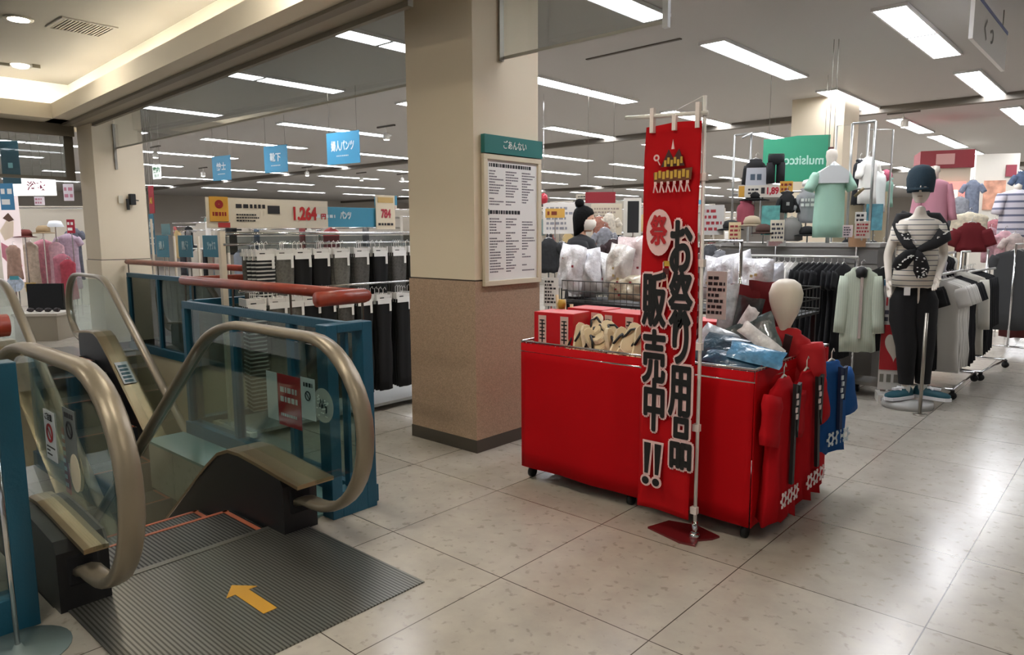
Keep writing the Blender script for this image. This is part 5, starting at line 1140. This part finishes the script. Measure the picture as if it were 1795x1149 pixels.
for i, (px, py, D, w, l, c, k, lb) in enumerate([(75, 420, 12.8, 34, 84, 'd08e9c', 'none', 'pink dress in the middle of the left shop'), (98, 425, 12.6, 26, 90, 'c9a0a8', 'none', 'pale pink dress right of the middle one in the left shop'), (118, 410, 12.9, 34, 96, 'b9a4b4', 'tee', 'lilac dress beside the far pillar'), (52, 425, 12.6, 26, 80, 'b8ab98', 'none', 'beige dress left of the pink one'), (40, 405, 12.9, 24, 90, 'c8bfb4', 'none', 'ivory dress near the left edge'), (108, 445, 12.3, 30, 80, 'b06a78', 'none', 'rose dress low beside the escalator handrail'),
        (130, 400, 13.4, 20, 90, '5a5c66', 'tee', 'slate top touching the far pillar'), (22, 430, 12.1, 24, 60, 'a88878', 'none', 'tan top below the backlit poster'), (118, 455, 12.2, 26, 70, 'a33a48', 'none', 'red print dress behind the far escalator glass'), (88, 440, 13.0, 20, 70, 'e0dcd6', 'none', 'white slim dress between the pink ones')]):
    p = dp(px, py, D); g = thing('garment', lb, 'garment', p, 50); w_ = wid(w, D); l_ = wid(l, D)
    tee_mesh(w_, l_, .12, .15 if k == 'tee' else 0, .06, 290+i, 1.1, 1, .06).build('cloth', mat(c, .85, var=.2, vscale=18), g, True); hanger(g, w_*.8, CHROME); MB().tube([(0, .07, 0), (0, .07, -p.z)], .01, 6).build('stand', CHROME, g)
def hat2(px, py, D, c, lb, s):
    p = dp(px, py, D); t = thing('hat', lb, 'hat', p, 50); MB().lathe([(.09*s, 0), (.09*s, .06*s), (.06*s, .10*s), (.001, .105*s)], n=16).build('crown', mat(c, .85), t, True); MB().lathe([(.16*s, -.015), (.09*s, .004), (.09*s, .008), (.16*s, -.008)], n=16).build('brim', mat(c, .85), t, True); MB().tube([(0, 0, 0), (0, 0, -p.z)], .01, 6).build('stand', CHROME, t)
hat2(44, 415, 12.4, '7a3a34', 'dark red straw hat in the left shop', 1.2); hat2(76, 408, 12.5, 'b9a07c', 'tan straw hat right of the red one', 1.2)
t = thing('hat', 'white lampshade-like hat in the left shop', 'hat', dp(97, 398, 12.6)); MB().lathe([(.14, 0), (.09, .10), (.001, .11)], n=16).build('crown', mat('dfe4ea', .6, emit=.1), t, True); MB().tube([(0, 0, 0), (0, 0, -t.location.z)], .01, 6).build('stand', CHROME, t)  # faint emission makes the crown look brightly lit, no lamp inside
bgsign('small red card high beside the far pillar', 117, 385, 131, 409, 'b02438', 12.5, 2, PAPER)
bgsign('small yellow card left of the black television', 45, 496, 63, 512, 'c9a24a', 11.6, 1)
bgsign('white hanging card with pink print, nearer the far pillar', 111, 323, 129, 352, 'cfc8cc', 13, 2, mat('b07080', .6), hang=1); bgsign('white hanging card with pink print, further left', 60, 345, 78, 360, 'd6cccf', 13.2, 2, mat('b07080', .6), hang=1)
t = thing('television', 'black television on a white stand in the left shop', 'television', dp(81, 522, 11.2), 45); MB().box(-.27, .27, -.03, .03, -.2, .22).build('screen', mat('050506', .2), t, bevel=.006); MB().box(-.28, .28, -.034, -.03, -.22, -.18).build('lower_frame', BLACK, t); MB().box(-.06, .06, -.02, .04, -t.location.z, -.2).build('stand', mat('8c8a86', .5), t)
t = thing('fan_display', 'pale blue and white round fan display in the left shop', 'fan', dp(27, 498, 11.8), 45); MB().lathe([(.001, -.01), (.13, -.01), (.13, .01), (.001, .01)], n=20).build('fan_disc', mat('b8c4d6', .6, var=.3, vscale=20), t, rot=(PI/2, 0, 0)); MB().tube([(0, 0, 0), (0, 0, -t.location.z)], .012, 6).build('stand', CHROME, t); MB().cbox((0, -.015, .10), (.14, .006, .06)).build('teal_top', mat('4a9aa8', .5), t)
t = thing('shop_table', 'low white display table with dark goods in the left shop', 'table', (dp(80, 575, 10.6).x, dp(80, 575, 10.6).y, 0), 45); MB().box(-.32, .32, -.25, .25, .36, .40).build('top', mat('c9c3b8', .5), t); MB().box(-.30, .30, -.23, .23, 0, .36).build('base', mat('a39b8c', .6), t)
for i in range(4):
    o = pad(.10, .06, .08, 400+i).build('folded_garment', mat('3a3436', .8), None, True, loc=Vector((t.location.x, t.location.y, .43))+_r*(-.2+.13*i)); tag(o, 'dark folded item, %s from the left on the low white table' % ORD[i], 'garment', 'goods on the low white table')
t = thing('shop_wall', 'cream back wall panel of the left shop with a rail', 'wall panel', (dp(80, 400, 15.5).x, dp(80, 400, 15.5).y, 0), 50); MB().box(-2.2, 1.6, 0, .06, 0, 2.15).build('panel', mat('c9c0b0', .6), t); MB().tube([(-2.1, -.1, 2.1), (1.5, -.1, 2.1)], .02, 8).build('rail', CHROME, t)

# ================================================================== FAR SHOP FLOOR: rows of shelf units with clothes
PAL = ['b9b2a6', 'd6d0c6', '6d6a68', '2a2a2e', '8a8f98', 'c9a8a0', '9a4a48', 'b9a070', 'e4e0da', '4a5a6a', '17171a', 'c8bfb0', '7a8f8a', 'a87a80']
gl = thing('shelf_unit', 'x', 'shelf unit')
MB().box(-.9, .9, -.02, .02, .1, 1.75).build('back_panel', mat('b8b0a2', .7), gl); MB().box(-.9, .9, -.35, .35, 0, .14).build('base', mat('a09a90', .6), gl)
MB().box(-.88, .88, -.32, -.02, .70, .73).box(-.88, .88, -.30, -.02, 1.25, 1.28).build('shelf', mat('cfcac0', .5), gl)
for z_ in (1.72, 1.59, 1.26): MB().tube([(-.88, -.01, z_), (-.88, -.44, z_), (.88, -.44, z_), (.88, -.01, z_)], .012, 6).build('hang_rail', CHROME, gl, True)
hs = thing('header_sign', 'x', 'sign'); MB().box(-.42, .42, 0, .02, 0, .24).build('panel', mat('d9d0be', .6), hs)
b = MB(); bars(b, -.36, .1, .03, .21, 3, INK, -.004, .5, rnd, .6); bars(b, .12, .38, .05, .18, 1, mat('b02830', .5), -.004, .8, rnd, .95); b.build('print', None, hs); MB().tube([(-.3, .01, 0), (-.3, .01, -.12)], .008, 5).tube([(.3, .01, 0), (.3, .01, -.12)], .008, 5).build('stem', CHROME, hs)
hs2 = thing('header_sign', 'x', 'sign'); MB().box(-.42, .42, 0, .02, 0, .22).build('panel', mat('3f86a0', .6), hs2); b = MB(); bars(b, -.3, .3, .05, .17, 1, PAPER, -.004, .7, rnd, .9); b.build('print', None, hs2); MB().tube([(0, .01, 0), (0, .01, -.12)], .008, 5).build('stem', CHROME, hs2)
FG = []
for i, c in enumerate(PAL):
    g = thing('garment', 'x', 'garment'); rings = []
    rr = random.Random(i)
    for z, hw in [(0, .04), (-.03, .12), (-.07, .19), (-.2, .18), (-.4, .18), (-.55+.1*(i % 2), .19)]:
        rings.append([(hw*cos(2*PI*k/12), (.04+.012*sin(k*2.3+i))*sin(2*PI*k/12), z) for k in range(12)])
    MB().rings(rings).build('cloth', mat(c, .85), g, True); FG.append([g, False])
nf = 0; rown_ = -1; CN = dict(zip(PAL, ['beige', 'ivory', 'grey', 'black', 'blue-grey', 'dusty pink', 'dull red', 'tan', 'white', 'slate', 'jet black', 'stone', 'sage', 'mauve'])); R5 = random.Random(11); firstg = [True, True, True]
for y, xs in ((4.6, (-9.4, -4.6)), (7.0, (-15, -5.2)), (9.6, (-19, -4.2)), (12.6, (-25, -1.9)), (15.2, (-30, -1.0)), (18.2, (-31, -.5)), (21.5, (-31, 0.2)), (26, (-31, .6)), (32, (-30, .8))):
    x = xs[0]; rown_ += 1; rown = rown_; un = 0
    while x < xs[1]:
        s_, c_ = (CAM-Vector((0, 0, 0))), None
        v = Vector((x, y, 1.4))-CAM; z_ = v.dot(FW); px = W/2+F*v.dot(RT)/z_
        if -60 < px < 1300 and not (705 < px < 945) and z_ > 4:
            near = 'past the trouser rack' if px < 705 else 'behind the basket stand'
            if px < 230: near = 'seen left of the far pillar'
            if y > 16 and x < -22: x += 2.0; continue
            o = gl if firstg[0] else dup(gl); firstg[0] = False
            o.location = (x, y, 0); o.rotation_euler = (0, 0, 0); o.scale = (1, 1, 1.2 if y > 8 else 1); un += 1; ul = '%s shelf unit of %s far row %s' % (ORD[un-1], ORD[rown], near); o['label'] = 'pale, '+ul; o['group'] = 'far shelf units %s' % near
            for k in range(7):
                if nf > 285: break
                gi = R5.randrange(len(FG)); q = dup(FG[gi][0]) if FG[gi][1] else FG[gi][0]; FG[gi][1] = True
                q.location = (x-.75+k*.25+R5.uniform(-.04, .04), y-.44, (1.72, 1.59, 1.26)[R5.randrange(3)]*(1.2 if y > 8 else 1)+.01); q.rotation_euler = (0, 0, R5.uniform(-.5, .9)); nf += 1
                q.scale = (.58, .8, R5.uniform(.8, 1.15))
                q['label'] = '%s garment, %s on %s' % (CN[PAL[gi]], ORD[k], ul); q['group'] = 'garments on the far shelf units %s' % near
            if R5.random() < .85 and y > 8:
                j = R5.random() < .25; src = hs2 if j else hs; f_ = firstg[2 if j else 1]
                o = src if f_ else dup(src); firstg[2 if j else 1] = False
                o.location = (x+R5.uniform(-.3, .3), y, 2.19); o['label'] = '%s header sign above %s' % ('blue' if j else 'cream', ul); o['group'] = '%s header signs %s' % ('blue' if j else 'cream', near)
        x += 2.0
